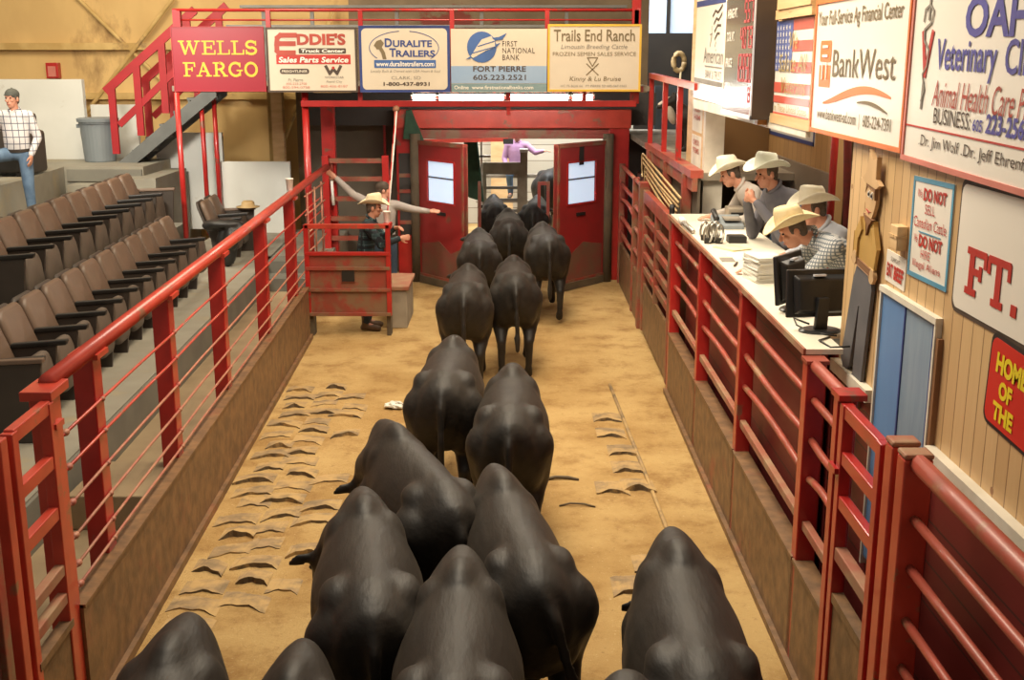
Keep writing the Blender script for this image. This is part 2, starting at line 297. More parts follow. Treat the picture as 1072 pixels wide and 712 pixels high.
# ------------------------------------------------------------------ mesh helpers
WM = {}
class MB:
    """collects solids in world coordinates and links them as ONE mesh object"""
    def __init__(s): s.bm = bmesh.new()
    def box(s, x0, x1, y0, y1, z0, z1):
        vs = [s.bm.verts.new((x, y, z)) for x in (x0, x1) for y in (y0, y1) for z in (z0, z1)]
        for f in ((0,1,3,2),(4,6,7,5),(0,4,5,1),(2,3,7,6),(0,2,6,4),(1,5,7,3)):
            s.bm.faces.new([vs[i] for i in f])
        return s
    def hexa(s, bot, top):
        vb = [s.bm.verts.new(p) for p in bot]; vt = [s.bm.verts.new(p) for p in top]; n = len(bot)
        s.bm.faces.new(vb[::-1]); s.bm.faces.new(vt)
        for i in range(n): s.bm.faces.new((vb[i], vb[(i+1) % n], vt[(i+1) % n], vt[i]))
        return s
    def bar(s, a, b, w, h, up=(0, 0, 1)):
        a, b = V(a), V(b); d = (b-a).normalized(); u = V(up)
        if abs(d.dot(u)) > 0.98: u = V((0, 1, 0))
        r = d.cross(u).normalized(); t = r.cross(d).normalized()
        def q(p): return [p - r*w/2 - t*h/2, p + r*w/2 - t*h/2, p + r*w/2 + t*h/2, p - r*w/2 + t*h/2]
        return s.hexa(q(a), q(b))
    def tube(s, pts, r, n=8, r1=None, caps=True):
        pts = [V(p) for p in pts]; rings = []
        for i, p in enumerate(pts):
            d = (pts[min(i+1, len(pts)-1)] - pts[max(i-1, 0)]).normalized()
            u = V((0, 0, 1)) if abs(d.z) < 0.95 else V((0, 1, 0))
            x = d.cross(u).normalized(); y = x.cross(d).normalized()
            rr = r if r1 is None else r + (r1-r)*i/(len(pts)-1)
            rings.append([s.bm.verts.new(p + x*rr*math.cos(2*PI*k/n) + y*rr*math.sin(2*PI*k/n)) for k in range(n)])
        for a, b in zip(rings, rings[1:]):
            for k in range(n): s.bm.faces.new((a[k], a[(k+1) % n], b[(k+1) % n], b[k]))
        if caps: s.bm.faces.new(rings[0][::-1]); s.bm.faces.new(rings[-1])
        return s
    def loft(s, rings):
        rr = [[s.bm.verts.new(p) for p in r] for r in rings]; n = len(rr[0])
        for a, b in zip(rr, rr[1:]):
            for k in range(n): s.bm.faces.new((a[k], a[(k+1) % n], b[(k+1) % n], b[k]))
        s.bm.faces.new(rr[0][::-1]); s.bm.faces.new(rr[-1]); return s
    def lathe(s, prof, c=(0, 0, 0), n=20):
        rings = [[s.bm.verts.new((c[0]+r*math.cos(2*PI*k/n), c[1]+r*math.sin(2*PI*k/n), c[2]+z)) for k in range(n)] for r, z in prof]
        for a, b in zip(rings, rings[1:]):
            for k in range(n): s.bm.faces.new((a[k], a[(k+1) % n], b[(k+1) % n], b[k]))
        s.bm.faces.new(rings[0][::-1]); s.bm.faces.new(rings[-1]); return s
    def prism(s, poly, d0, d1, mtx=None):
        """poly in local x,y, thick from z=d0 to d1"""
        mtx = mtx or Matrix.Identity(4)
        a = sum(poly[i][0]*poly[(i+1) % len(poly)][1]-poly[(i+1) % len(poly)][0]*poly[i][1] for i in range(len(poly)))
        if a < 0: poly = poly[::-1]
        return s.hexa([mtx @ V((x, y, d0)) for x, y in poly], [mtx @ V((x, y, d1)) for x, y in poly])
    def ell(s, c, r, rot=None, seg=14, rings=9):
        mt = Matrix.Translation(c) @ (rot or Matrix.Identity(4)) @ Matrix.Diagonal((*r, 1))
        bmesh.ops.create_uvsphere(s.bm, u_segments=seg, v_segments=rings, radius=1, matrix=mt); return s
    def cap(s, a, b, r0, r1, n=10):
        a, b = V(a), V(b); d = b-a
        if d.length < 1e-5: return s.ell(a, (r0, r0, r0))
        d.normalize(); u = V((0, 0, 1)) if abs(d.z) < 0.95 else V((0, 1, 0))
        x = d.cross(u).normalized(); y = x.cross(d).normalized(); rings = []
        for t in (-1.0, -0.8, -0.45, 0.0):
            rings.append((a + d*r0*t, r0*math.sqrt(max(1-t*t, 0.0025))))
        for t in (0.0, 0.45, 0.8, 1.0):
            rings.append((b + d*r1*t, r1*math.sqrt(max(1-t*t, 0.0025))))
        return s.loft([[p + x*q*math.cos(2*PI*k/n) + y*q*math.sin(2*PI*k/n) for k in range(n)] for p, q in rings])
    def build(s, name, m, parent=None, smooth=False, bevel=0.0, M_=None):
        bmesh.ops.recalc_face_normals(s.bm, faces=s.bm.faces)
        mw = WM.get(parent, Matrix.Identity(4)) if parent else (M_ or Matrix.Identity(4))
        s.bm.transform(mw.inverted())
        if bevel > 0:
            eds = [e for e in s.bm.edges if len(e.link_faces) == 2 and e.calc_face_angle(0) > 0.6]
            bmesh.ops.bevel(s.bm, geom=eds, offset=bevel, segments=2, affect='EDGES', profile=0.5)
        me = bpy.data.meshes.new(name); s.bm.to_mesh(me); s.bm.free()
        if smooth:
            for p in me.polygons: p.use_smooth = True
        me.materials.append(m if not isinstance(m, str) else M[m])
        o = bpy.data.objects.new(name, me); COL.objects.link(o)
        if parent: o.parent = parent
        else: o.matrix_world = mw
        WM[o] = mw
        return o
def remesh_build(mb, name, m, parent=None, voxel=0.02, smooth=3, M_=None):
    """one continuous surface grown over all the solids collected in mb"""
    tmp_me = bpy.data.meshes.new('tmp'); bmesh.ops.recalc_face_normals(mb.bm, faces=mb.bm.faces)
    mw = WM.get(parent, Matrix.Identity(4)) if parent else (M_ or Matrix.Identity(4))
    mb.bm.transform(mw.inverted()); mb.bm.to_mesh(tmp_me); mb.bm.free()
    t = bpy.data.objects.new('tmp', tmp_me); COL.objects.link(t)
    r = t.modifiers.new('r', 'REMESH'); r.mode = 'VOXEL'; r.voxel_size = voxel; r.use_smooth_shade = True
    if smooth:
        k = t.modifiers.new('s', 'SMOOTH'); k.factor = 0.5; k.iterations = smooth
    dg = bpy.context.evaluated_depsgraph_get()
    me = bpy.data.meshes.new_from_object(t.evaluated_get(dg))
    bpy.data.objects.remove(t); bpy.data.meshes.remove(tmp_me)
    me.name = name
    for p in me.polygons: p.use_smooth = True
    me.materials.clear(); me.materials.append(M[m] if isinstance(m, str) else m)
    o = bpy.data.objects.new(name, me); COL.objects.link(o)
    if parent: o.parent = parent
    else: o.matrix_world = mw
    WM[o] = mw
    return o
def tag(o, label=None, cat=None, group=None, kind=None):
    if label: o['label'] = label
    if cat: o['category'] = cat
    if group: o['group'] = group
    if kind: o['kind'] = kind
    return o
def thing(name, label, cat, loc=(0, 0, 0), rot=None, group=None, mtx=None):
    o = bpy.data.objects.new(name, None); COL.objects.link(o); o.empty_display_size = 0.1
    mw = mtx if mtx is not None else Matrix.Translation(loc) @ (rot or Matrix.Identity(4))
    o.matrix_world = mw; WM[o] = mw
    return tag(o, label, cat, group)
def RZ(a): return Matrix.Rotation(math.radians(a), 4, 'Z')
def RX(a): return Matrix.Rotation(math.radians(a), 4, 'X')
def RY(a): return Matrix.Rotation(math.radians(a), 4, 'Y')
def structure(mb, name, m, **kw):
    return tag(mb.build(name, m, **kw), kind='structure')

# lettering: local x right, y up, z towards the reader
def text(body, name, x, y, w, h, m, parent, bold=0.0, shear=0.0, z=0.004, spacing=1.0):
    cu = bpy.data.curves.new('t', 'FONT'); cu.body = body; cu.offset = bold; cu.shear = shear; cu.space_character = spacing
    cu.resolution_u = 3
    t = bpy.data.objects.new('t', cu); COL.objects.link(t)
    dg = bpy.context.evaluated_depsgraph_get(); dg.update()
    me = bpy.data.meshes.new_from_object(t.evaluated_get(dg))
    bpy.data.objects.remove(t); bpy.data.curves.remove(cu)
    xs = [v.co.x for v in me.vertices]; ys = [v.co.y for v in me.vertices]
    sx = w/(max(xs)-min(xs)); sy = h/(max(ys)-min(ys)); x0, y0 = min(xs), min(ys)
    for v in me.vertices: v.co = ((v.co.x-x0)*sx+x, (v.co.y-y0)*sy+y, z)
    me.name = name; me.materials.clear(); me.materials.append(M[m])
    o = bpy.data.objects.new(name, me); COL.objects.link(o); o.parent = parent; WM[o] = WM[parent]
    return o
def flat(polys, name, m, parent, z=0.003, t=0.002):
    mb = MB(); W = WM[parent]
    for p in polys: mb.prism(p, z-t, z, W)
    return mb.build(name, m, parent)
def strokes(lines, w, name, m, parent, z=0.004, closed=False):
    """painted strokes: polylines of width w in the sign's own plane"""
    mb = MB(); W = WM[parent]
    for ln in lines:
        for i, ((x0, y0), (x1, y1)) in enumerate(zip(ln, ln[1:])):
            d = V((x1-x0, y1-y0)); L = d.length
            if L < 1e-6: continue
            d /= L; n = V((-d.y, d.x))*w/2; e = d*w*0.35
            q = [(x0-e.x-n.x, y0-e.y-n.y), (x1+e.x-n.x, y1+e.y-n.y), (x1+e.x+n.x, y1+e.y+n.y), (x0-e.x+n.x, y0-e.y+n.y)]
            mb.prism(q, z-0.002, z+0.00002*(i % 5), W)
    return mb.build(name, m, parent)
def rect(x0, y0, x1, y1): return [(x0, y0), (x1, y0), (x1, y1), (x0, y1)]
def rrect(x0, y0, x1, y1, r, n=5):
    p = []
    for cx, cy, a in ((x1-r, y0+r, -90), (x1-r, y1-r, 0), (x0+r, y1-r, 90), (x0+r, y0+r, 180)):
        p += [(cx+r*math.cos(math.radians(a+90*k/n)), cy+r*math.sin(math.radians(a+90*k/n))) for k in range(n+1)]
    return p
def circle(cx, cy, rx, ry=None, n=28, a0=0, a1=360):
    ry = ry or rx
    return [(cx+rx*math.cos(math.radians(a0+(a1-a0)*k/n)), cy+ry*math.sin(math.radians(a0+(a1-a0)*k/n))) for k in range(n if a1-a0 == 360 else n+1)]
def arc(cx, cy, r, a0, a1, n=8, ry=None):
    ry = ry or r
    return [(cx+r*math.cos(math.radians(a0+(a1-a0)*k/n)), cy+ry*math.sin(math.radians(a0+(a1-a0)*k/n))) for k in range(n+1)]
SLAB = {  # slab-serif capitals in a unit-high box: width, thick strokes, thin strokes
 'W': (1.35, [[(.14, 1), (.40, 0)], [(.68, .95), (.93, 0)]], [[(.40, 0), (.68, .95)], [(.93, 0), (1.20, 1)], [(-.02, 1), (.32, 1)], [(1.04, 1), (1.36, 1)], [(.55, 1), (.80, 1)]]),
 'E': (.86, [[(.22, 0), (.22, 1)]], [[(.02, 1), (.80, 1)], [(.02, 0), (.84, 0)], [(.22, .52), (.62, .52)], [(.80, 1), (.80, .74)], [(.84, 0), (.84, .28)], [(.62, .66), (.62, .38)]]),
 'L': (.80, [[(.22, 0), (.22, 1)]], [[(.02, 1), (.44, 1)], [(.02, 0), (.78, 0)], [(.78, 0), (.78, .32)]]),
 'S': (.74, [arc(.36, .74, .29, 40, 260, 9, .26) + arc(.36, .26, .31, 80, -140, 9, .26)], [[(.66, 1), (.66, .70)], [(.05, 0), (.05, .30)]]),
 'F': (.80, [[(.22, 0), (.22, 1)]], [[(.02, 1), (.78, 1)], [(.02, 0), (.44, 0)], [(.22, .52), (.60, .52)], [(.78, 1), (.78, .72)], [(.60, .66), (.60, .38)]]),
 'A': (.98, [[(.46, 1), (.80, 0)]], [[(.46, 1), (.14, 0)], [(.26, .36), (.68, .36)], [(-.02, 0), (.32, 0)], [(.62, 0), (.98, 0)]]),
 'R': (.94, [[(.22, 0), (.22, 1)], arc(.46, .75, .26, 90, -90, 8, .25), [(.50, .5), (.80, 0)]], [[(.02, 1), (.48, 1)], [(.22, .5), (.48, .5)], [(.02, 0), (.42, 0)], [(.68, 0), (.96, 0)]]),
 'G': (.92, [arc(.46, .5, .40, 50, 310, 14, .5)], [[(.76, 1), (.76, .70)], [(.55, .42), (.92, .42)], [(.76, .42), (.76, .02)]]),
 'O': (.94, [arc(.47, .5, .38, 0, 360, 20, .5)], []),
 'T': (.84, [[(.42, 0), (.42, 1)]], [[(.02, 1), (.82, 1)], [(.22, 0), (.62, 0)], [(.02, 1), (.02, .68)], [(.82, 1), (.82, .68)]]),
 '.': (.26, [[(.13, -.02), (.13, .10)]], []),
}
def slab_text(word, name, x, y, w, h, m, parent, thick=0.17, thin=0.10, gap=0.12, z=0.004):
    tot = sum(SLAB[c][0] for c in word)+gap*(len(word)-1); sx = w/tot; cx = 0
    mb = MB(); W = WM[parent]; k = 0
    for c in word:
        gw, A, B = SLAB[c]
        for lines, t in ((A, thick), (B, thin)):
            for ln in lines:
                pts = [((cx+px)*sx+x, py*h*(1-thin)+h*thin/2+y) for px, py in ln]
                for (x0, y0), (x1, y1) in zip(pts, pts[1:]):
                    d = V((x1-x0, y1-y0)); L = d.length
                    if L < 1e-6: continue
                    d /= L; n = V((-d.y, d.x))*t*h/2; e = d*min(t*h*0.25, 0.02)
                    k += 1
                    mb.prism([(x0-e.x-n.x, y0-e.y-n.y), (x1+e.x-n.x, y1+e.y-n.y), (x1+e.x+n.x, y1+e.y+n.y), (x0-e.x+n.x, y0-e.y+n.y)], z-0.002, z+0.00003*(k % 9), W)
        cx += gw+gap
    return mb.build(name, m, parent)
def face_camera(x, y, z, tilt=0.0):  # sign plane looking towards -Y, origin lower left
    return Matrix.Translation((x, y, z)) @ Matrix(((1, 0, 0, 0), (0, 0, -1, 0), (0, 1, 0, 0), (0, 0, 0, 1))) @ Matrix.Rotation(tilt, 4, 'Z')
def face_ring(x, y, z, tilt=0.0):    # sign plane looking towards -X, origin at the far lower corner
    return Matrix.Translation((x, y, z)) @ Matrix(((0, 0, -1, 0), (-1, 0, 0, 0), (0, 1, 0, 0), (0, 0, 0, 1))) @ Matrix.Rotation(tilt, 4, 'Z')
def sign(name, label, mtx, w, h, face, frame=None, fw=0.03, t=0.02, group=None, cat='sign'):
    r = thing(name, label, cat, mtx=mtx, group=group)
    MB().prism(rect(0, 0, w, h), -t, 0, mtx).build('panel', face, r)
    if frame:
        mb = MB()
        for q in (rect(0, 0, w, fw), rect(0, h-fw, w, h), rect(0, fw, fw, h-fw), rect(w-fw, fw, w, h-fw)): mb.prism(q, -t-0.004, 0.008, mtx)
        mb.build('frame', frame, r)
    return r
# ------------------------------------------------------------------ setting
M['mud_guard'] = mat('mud_caked_plate', (0.16, 0.085, 0.045), (0.22, 0.05, 0.035), 3, 0.8, bump=0.2)
def LX(y): return -2.30 - 0.0357*(y-5.99)
def RXx(y): return 1.64 + 0.0047*(y-6.0)
def run(mb, f, y0, y1, d0, d1, z0, z1):
    """a block that follows a fence line f between y0 and y1, offset d0..d1 sideways"""
    a, b = f(y0), f(y1)
    mb.hexa([(a+d0, y0, z0), (a+d1, y0, z0), (b+d1, y1, z0), (b+d0, y1, z0)], [(a+d0, y0, z1), (a+d1, y0, z1), (b+d1, y1, z1), (b+d0, y1, z1)])
    return mb
fl = structure(MB().box(-16, 9, -3, 30, -0.3, 0.0), 'floor', M['sawdust'])

# seating terraces
structure(run(MB(), LX, 3.0, 15.7, -0.95, -0.12, 0.0, 0.35), 'walkway_slab', M['concrete_dusty'])
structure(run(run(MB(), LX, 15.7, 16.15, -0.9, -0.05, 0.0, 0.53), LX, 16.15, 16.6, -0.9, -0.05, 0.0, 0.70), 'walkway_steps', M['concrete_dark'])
structure(run(MB(), LX, 3.0, 19.3, -2.15, -0.83, 0.0, 0.70), 'terrace_slab_front', M['concrete'])
structure(MB().hexa([(LX(3)-.825, 3, .05), (LX(3)-.80, 3, .05), (LX(15.7)-.80, 15.7, .05), (LX(15.7)-.825, 15.7, .05)],
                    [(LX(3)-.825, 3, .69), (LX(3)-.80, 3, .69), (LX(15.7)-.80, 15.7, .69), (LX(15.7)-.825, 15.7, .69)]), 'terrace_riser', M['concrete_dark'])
structure(run(MB(), LX, 16.6, 19.3, -0.85, 0.0, 0.0, 0.70), 'landing_slab', M['concrete'])
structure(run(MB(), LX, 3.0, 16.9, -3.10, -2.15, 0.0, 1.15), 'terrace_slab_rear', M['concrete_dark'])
structure(MB().box(-6.75, -5.6, 3.0, 17.75, 0, 1.36), 'terrace_slab_top', M['concrete'])
structure(MB().box(-14, -6.76, 3.0, 16.0, 0, 1.88).hexa([(-14, 16, 0), (-6.76, 16, 0), (-6.95, 17.9, 0), (-14, 17.9, 0)], [(-14, 16, 1.88), (-6.76, 16, 1.88), (-6.95, 17.9, 1.88), (-14, 17.9, 1.88)])
          .box(-14, -5.72, 17.9, 21.0, 0, 1.88), 'concourse_slab', M['concrete'])
structure(MB().box(-6.75, -5.95, 17.45, 17.9, 1.36, 1.64), 'concourse_step', M['concrete'])
structure(MB().box(-6.90, -5.74, 17.86, 17.905, 1.66, 1.84), 'concourse_riser', M['concrete_dark'])
structure(MB().box(-5.95, -5.42, 17.5, 19.2, 0.0, 1.74), 'concourse_end_block', M['concrete'])

# barn walls
structure(MB().box(-16, -2.8, 21.0, 21.2, 0, 7.0), 'wall_back', M['yellow_wall'])
structure(MB().box(-2.8, 2.35, 20.4, 20.5, 2.9, 7.0), 'wall_gallery', M['brown_wall'])
for z, h in ((3.72, 0.12), (2.86, 0.11), (5.0, .12)):
    structure(MB().box(-15.9, -2.9, 20.86, 21.0, z-h/2, z+h/2), 'trim_girt', M['yellow_girt'])
for i, (a, b) in enumerate((((-7.9, 4.85), (-6.15, 3.05)), ((-5.9, 4.55), (-7.8, 2.35)), ((-14.5, 5.0), (-11.4, 2.6)), ((-3.1, 4.4), (-4.3, 1.6)))):
    structure(MB().tube([(a[0], 20.9-.04*(i % 2), a[1]), (b[0], 20.9-.04*(i % 2), b[1])], 0.035), 'trim_brace', M['yellow_girt'])
structure(MB().box(-4.29, -4.06, 20.5, 20.75, 0.5, 2.98), 'trim_post', M['yellow_girt'])
structure(MB().box(-3.98, -3.80, 19.3, 19.5, 0.5, 2.98), 'trim_column', M['pine_h'])
structure(MB().box(-3.62, -3.36, 19.6, 19.8, 0.5, 3.0), 'trim_column_dark', M['brown_wall'])
structure(MB().box(-14, -7.07, 19.30, 19.42, 1.88, 3.18), 'wall_concourse', M['white_panel'])
structure(MB().box(-7.07, -6.30, 19.6, 19.7, 1.88, 2.76), 'wall_concourse_low', M['white_panel'])
structure(MB().box(-5.95, -4.84, 19.36, 19.46, 0.70, 2.31), 'wall_liner_tall', M['white_panel'])
structure(MB().box(-4.84, -3.64, 18.92, 19.0, 0.70, 1.87), 'wall_liner_low', M['white_panel'])
# far right gallery wall with daylit windows
structure(MB().box(2.3, 6.5, 22.02, 22.15, 0, 3.97).box(2.3, 6.5, 22.02, 22.15, 4.95, 7).box(2.86, 2.93, 22.02, 22.15, 3.97, 4.95).box(2.3, 2.40, 22.02, 22.15, 3.97, 4.95).box(3.48, 6.5, 22.02, 22.15, 3.97, 4.95), 'wall_gallery_right', M['dark_wall'])
for i, (x0, x1) in enumerate(((2.40, 2.86), (2.93, 3.48))):
    structure(MB().box(x0, x1, 22.06, 22.09, 3.97, 4.95), 'window_%d' % (i+1), M['pane'])
structure(MB().box(2.5, 6.4, 20.5, 20.55, 2.3, 3.05), 'trim_gallery_dado', mat('dull_blue_board', (0.055, 0.075, 0.10), None, 3, 0.7))

# dark boarding behind the gate men
structure(MB().box(-3.35, -1.85, 19.2, 19.3, 0, 2.85), 'wall_lane', M['dark_panel'])
structure(MB().box(1.80, 5.0, 19.2, 19.3, 0, 2.3), 'wall_lane_right', M['dark_wall'])

# auction wall on the right: plank facing over red shiplap
WX = 1.95
structure(MB().box(WX, WX+0.12, 2.0, 6.62, 1.75, 4.6), 'wall_right', M['pine'])
structure(MB().box(WX+0.0, WX+0.1, 2.0, 6.62, 0.0, 1.72), 'wall_right_base', M['red_board'])
structure(MB().box(WX-0.05, WX+0.02, 2.0, 5.02, 1.70, 1.77).box(WX-0.05, WX+0.02, 5.92, 6.62, 1.70, 1.77), 'trim_wall_ledge', M['white_trim'])
structure(MB().box(WX+0.0, WX+0.12, 6.62, 12.8, 3.06, 4.6), 'wall_header', M['pine_h'])
structure(MB().box(WX-0.03, WX+0.0, 7.6, 12.4, 3.00, 3.09), 'trim_header', M['white_trim'])
structure(MB().box(WX-0.10, WX+0.02, 8.78, 8.88, 3.02, 4.5), 'trim_upright', M['orange_wood'])
structure(MB().box(2.10, 2.20, 12.70, 13.95, 1.78, 3.20), 'wall_booth_end', M['pine_h'])
structure(MB().box(2.09, 2.30, 12.58, 12.70, 1.70, 3.20), 'trim_booth_jamb', M['white_trim'])
structure(MB().box(2.07, 2.12, 12.60, 13.97, 1.72, 1.78), 'trim_booth_sill', M['white_trim'])
structure(MB().box(2.06, 2.14, 12.2, 19.0, 0.0, 1.70), 'wall_booth_base_far', M['red_board'])
structure(MB().box(1.93, 1.99, 6.62, 12.2, 0.0, 1.80), 'wall_booth_base', M['red_board'])
# booth interior
structure(MB().box(1.99, 4.5, 6.5, 14.0, 0.7, 0.8), 'floor_booth', M['concrete_dark'])
structure(MB().box(3.1, 3.2, 11.1, 14.0, 0.8, 4.6), 'wall_booth_back', M['booth_panel'])
structure(MB().box(3.06, 3.1, 11.1, 13.98, 0.8, 2.42), 'trim_booth_reflection', M['booth_grey_brown'])  # added band, its grey-brown paints a glass reflection on the panelling
structure(MB().box(2.16, 4.6, 6.4, 6.5, 0.8, 4.6), 'wall_booth_near', M['pine_h'])
structure(MB().box(4.5, 4.6, 6.5, 16.4, 0.8, 4.6), 'wall_booth_store', M['booth_grey_brown'])
structure(MB().box(2.30, 4.5, 14.0, 14.1, 0.8, 4.6), 'wall_booth_far', M['booth_panel'])

structure(MB().box(-3.3, 2.3, 18.66, 18.74, 2.47, 2.98), 'wall_over_doors', M['dark_wall'])
# pen beyond the doorway
structure(MB().box(-4, 5, 25.0, 25.2, 0, 4.2), 'wall_pen', M['pen_board'])
structure(MB().box(-2.6, -2.45, 19.4, 25, 0, 3.0), 'wall_pen_left', M['pen_board'])
structure(MB().box(3.1, 3.2, 19.4, 25, 0, 3.0), 'wall_pen_right', M['pen_board'])

# ------------------------------------------------------------------ left fence
t = thing('cable_fence', 'long red post fence strung with rusty cables over a stained kickboard beside the seats', 'fence', (LX(10), 10, 0))
postY = [6.33, 7.99, 9.77, 11.88, 13.86]
for y in postY:
    p = run(MB(), LX, y-.075, y+.075, -.18, -.06, 0.32, 1.86).build('post', 'red', t, bevel=.008)
    run(MB(), LX, y-.10, y+.10, -.19, -.02, 1.855, 1.885).build('cap', 'red_orange', p)
p = run(MB(), LX, 5.50, 5.62, -.14, -.02, 0.0, 1.86).build('post', 'red_orange', t, bevel=.008)
run(MB(), LX, 5.44, 5.70, -.16, 0.0, 1.85, 1.90).build('cap', 'red_orange', p, bevel=.005)
MB().tube([(LX(5.62)-.08, 5.62, 1.90), (LX(12)-.08, 12, 1.915), (LX(17.5)-.08, 17.5, 1.93)], .048, 12).build('top_rail', 'red_orange', t, smooth=True)
for z in (1.60, 1.41, 1.21, 1.02, .86, .74):
    c = MB()
    c.tube([(LX(y)-.05, y, z+.004*math.sin(y*3)) for y in [5.56+i*.8 for i in range(14)]+[16.3]], .0095, 6)
    c = c.build('cable', 'cable' if z < 1.4 else 'red_orange', t, smooth=True)
    MB().ell((LX(5.72)-.05, 5.72, z), (.022, .030, .020)).build('turnbuckle', 'cable', c, smooth=True)
    for y in postY: MB().ell((LX(y)-.045, y, z), (.016, .020, .016), seg=8, rings=6).build('cable_clamp', 'cable', c, smooth=True)
run(run(MB(), LX, 5.60, 14.38, -.05, 0.0, 0.0, 0.67), LX, 5.60, 14.38, -.10, .012, .655, .675).build('kickboard', 'kick', t)
run(MB(), LX, 5.60, 14.38, -.02, .035, 0.0, .06).build('kerb', 'kick', t)

g = thing('pen_gate', 'narrow red barred gate with a kickplate ending the cable fence', 'gate', (LX(5.2), 5.2, 0))
for y in (4.97, 5.44):
    run(MB(), LX, y-.035, y+.035, -.06, .0, 0.05, 1.85).build('stile', 'red_orange', g, bevel=.006)
for z in (1.825, 1.545, 1.275): run(MB(), LX, 4.97, 5.44, -.055, -.005, z-.035, z+.035).build('rail', 'red_orange', g, bevel=.006)
for z in (.965, .81): run(MB(), LX, 4.97, 5.44, -.055, -.005, z-.03, z+.03).build('rail', 'dust_rail', g, bevel=.006)
run(run(MB(), LX, 4.97, 5.44, -.05, -.01, .06, .65), LX, 4.97, 5.44, -.06, .004, .64, .68).build('kickplate', 'kick', g)
run(MB(), LX, 5.45, 5.56, -.03, .01, 1.70, 1.73).build('latch', 'red_orange', g)

p = thing('gate_post_pair', 'twin red square posts before the maroon panel at the narrow gate', 'post', (LX(4.7), 4.7, 0))
run(MB(), LX, 4.80, 4.88, -.10, .0, 0, 1.86).build('post', 'red_orange', p, bevel=.006)
run(MB(), LX, 4.62, 4.70, -.10, .0, 0, 1.83).build('post', 'red_worn', p, bevel=.006)
p = thing('steel_sheet', 'scuffed maroon steel panel beyond the twin posts, cut by the picture edge', 'panel', (LX(4.1), 4.1, 0))
run(MB(), LX, 3.4, 4.60, -.06, -.02, .02, 1.5).build('sheet', mat('scuffed_maroon', (.10, .012, .014), (.07, .01, .012), 4, .4, c3=(.32, .28, .20), s3=4, t3=.68, w3=.02), p)
run(MB(), LX, 3.4, 4.60, -.07, -.0, 1.5, 1.8).build('rail', 'red_worn', p, bevel=.006)

b = MB().box(-3.05, -2.50, 7.35, 8.05, .351, .60)
tag(b.build('step_block', 'concrete_dusty', bevel=.01, M_=Matrix.Translation((-2.78, 7.7, .35))), 'low concrete step block on the walkway behind the cable fence', 'step')

# ------------------------------------------------------------------ right fence
def pipe(mb, y0, y1, z0, z1, r, sag=0.0, d=0.0, n=5):
    pts = [(RXx(y0+(y1-y0)*i/n)+d, y0+(y1-y0)*i/n, z0+(z1-z0)*i/n - sag*math.sin(PI*i/n)) for i in range(n+1)]
    return mb.tube(pts, r, 10)
RF = 'red pipe fence panels along the counter'
posts = [5.48, 6.20, 8.10, 10.02, 11.90]
labels = {6.20: 'short red pipe fence panel between the near man gate and the white counter end', 8.10: 'red pipe fence panel below the two monitors', 10.02: 'red pipe fence panel below the paper stack', 11.90: 'red pipe fence panel below the far end of the counter'}
for y0, y1 in zip(posts, posts[1:]):
    f = thing('pipe_fence_panel', labels[y1], 'fence', (RXx((y0+y1)/2), (y0+y1)/2, 0), group=RF)
    q = run(MB(), RXx, y1-.055, y1+.055, -.0, .11, 0, 1.865).build('post', 'red', f, bevel=.008)
    run(MB(), RXx, y1-.065, y1+.065, -.008, .12, 1.855, 1.875).build('cap', 'red_pipe', q)
    if y1 in (6.20, 11.90): pipe(MB(), y0+.05, y1-.05, 1.845, 1.845, .034, d=.045).build('rail', 'red_pipe', f, smooth=True)
    for z, s in ((1.645, 0), (1.41, .015), (1.175, -.03), ):
        pipe(MB(), y0+.04, y1-.04, z, z, .0215, s, d=.05).build('rail', 'red_pipe', f, smooth=True)
    run(MB(), RXx, y0+.05, y1-.05, .025, .07, .87, .925).build('rail', 'dust_rail', f, bevel=.006)
    run(run(MB(), RXx, y0-.02, y1-.02, 0, .05, 0, .67), RXx, y0, y1-.02, -.012, .10, .655, .68).build('kickboard', 'kick', f)
    run(MB(), RXx, y0, y1, -.035, .0, 0, .05).build('kerb', 'kick', f)
f = thing('gate_post', 'red post with a flat cap where the near man gate latches', 'post', (RXx(5.48), 5.48, 0))
run(MB(), RXx, 5.45, 5.53, -.02, .08, 0, 1.87).build('post', 'red', f, bevel=.006)
run(MB(), RXx, 5.40, 5.55, -.03, .11, 1.865, 1.895).build('cap', 'red', f)

g = thing('man_gate', 'narrow red barred gate below the blue door', 'gate', (RXx(5.1), 5.1, 0))
for y in (5.38, 4.80): run(MB(), RXx, y-.035, y+.035, -.02, .04, .03, 1.86).build('stile', 'red', g, bevel=.006)
for z in (1.825, 1.59, 1.36): run(MB(), RXx, 4.83, 5.35, -.015, .035, z-.035, z+.035).build('rail', 'red', g, bevel=.006)
run(MB(), RXx, 4.83, 5.35, -.015, .045, 1.05, 1.12).build('rail', 'dust_rail', g, bevel=.006)
run(run(MB(), RXx, 4.83, 5.35, -.005, .03, .04, .84), RXx, 4.83, 5.35, -.015, .045, .82, .87).build('kickplate', 'kick', g)
run(MB(), RXx, 5.36, 5.48, -.04, -.02, 1.50, 1.53).build('latch', 'red', g)

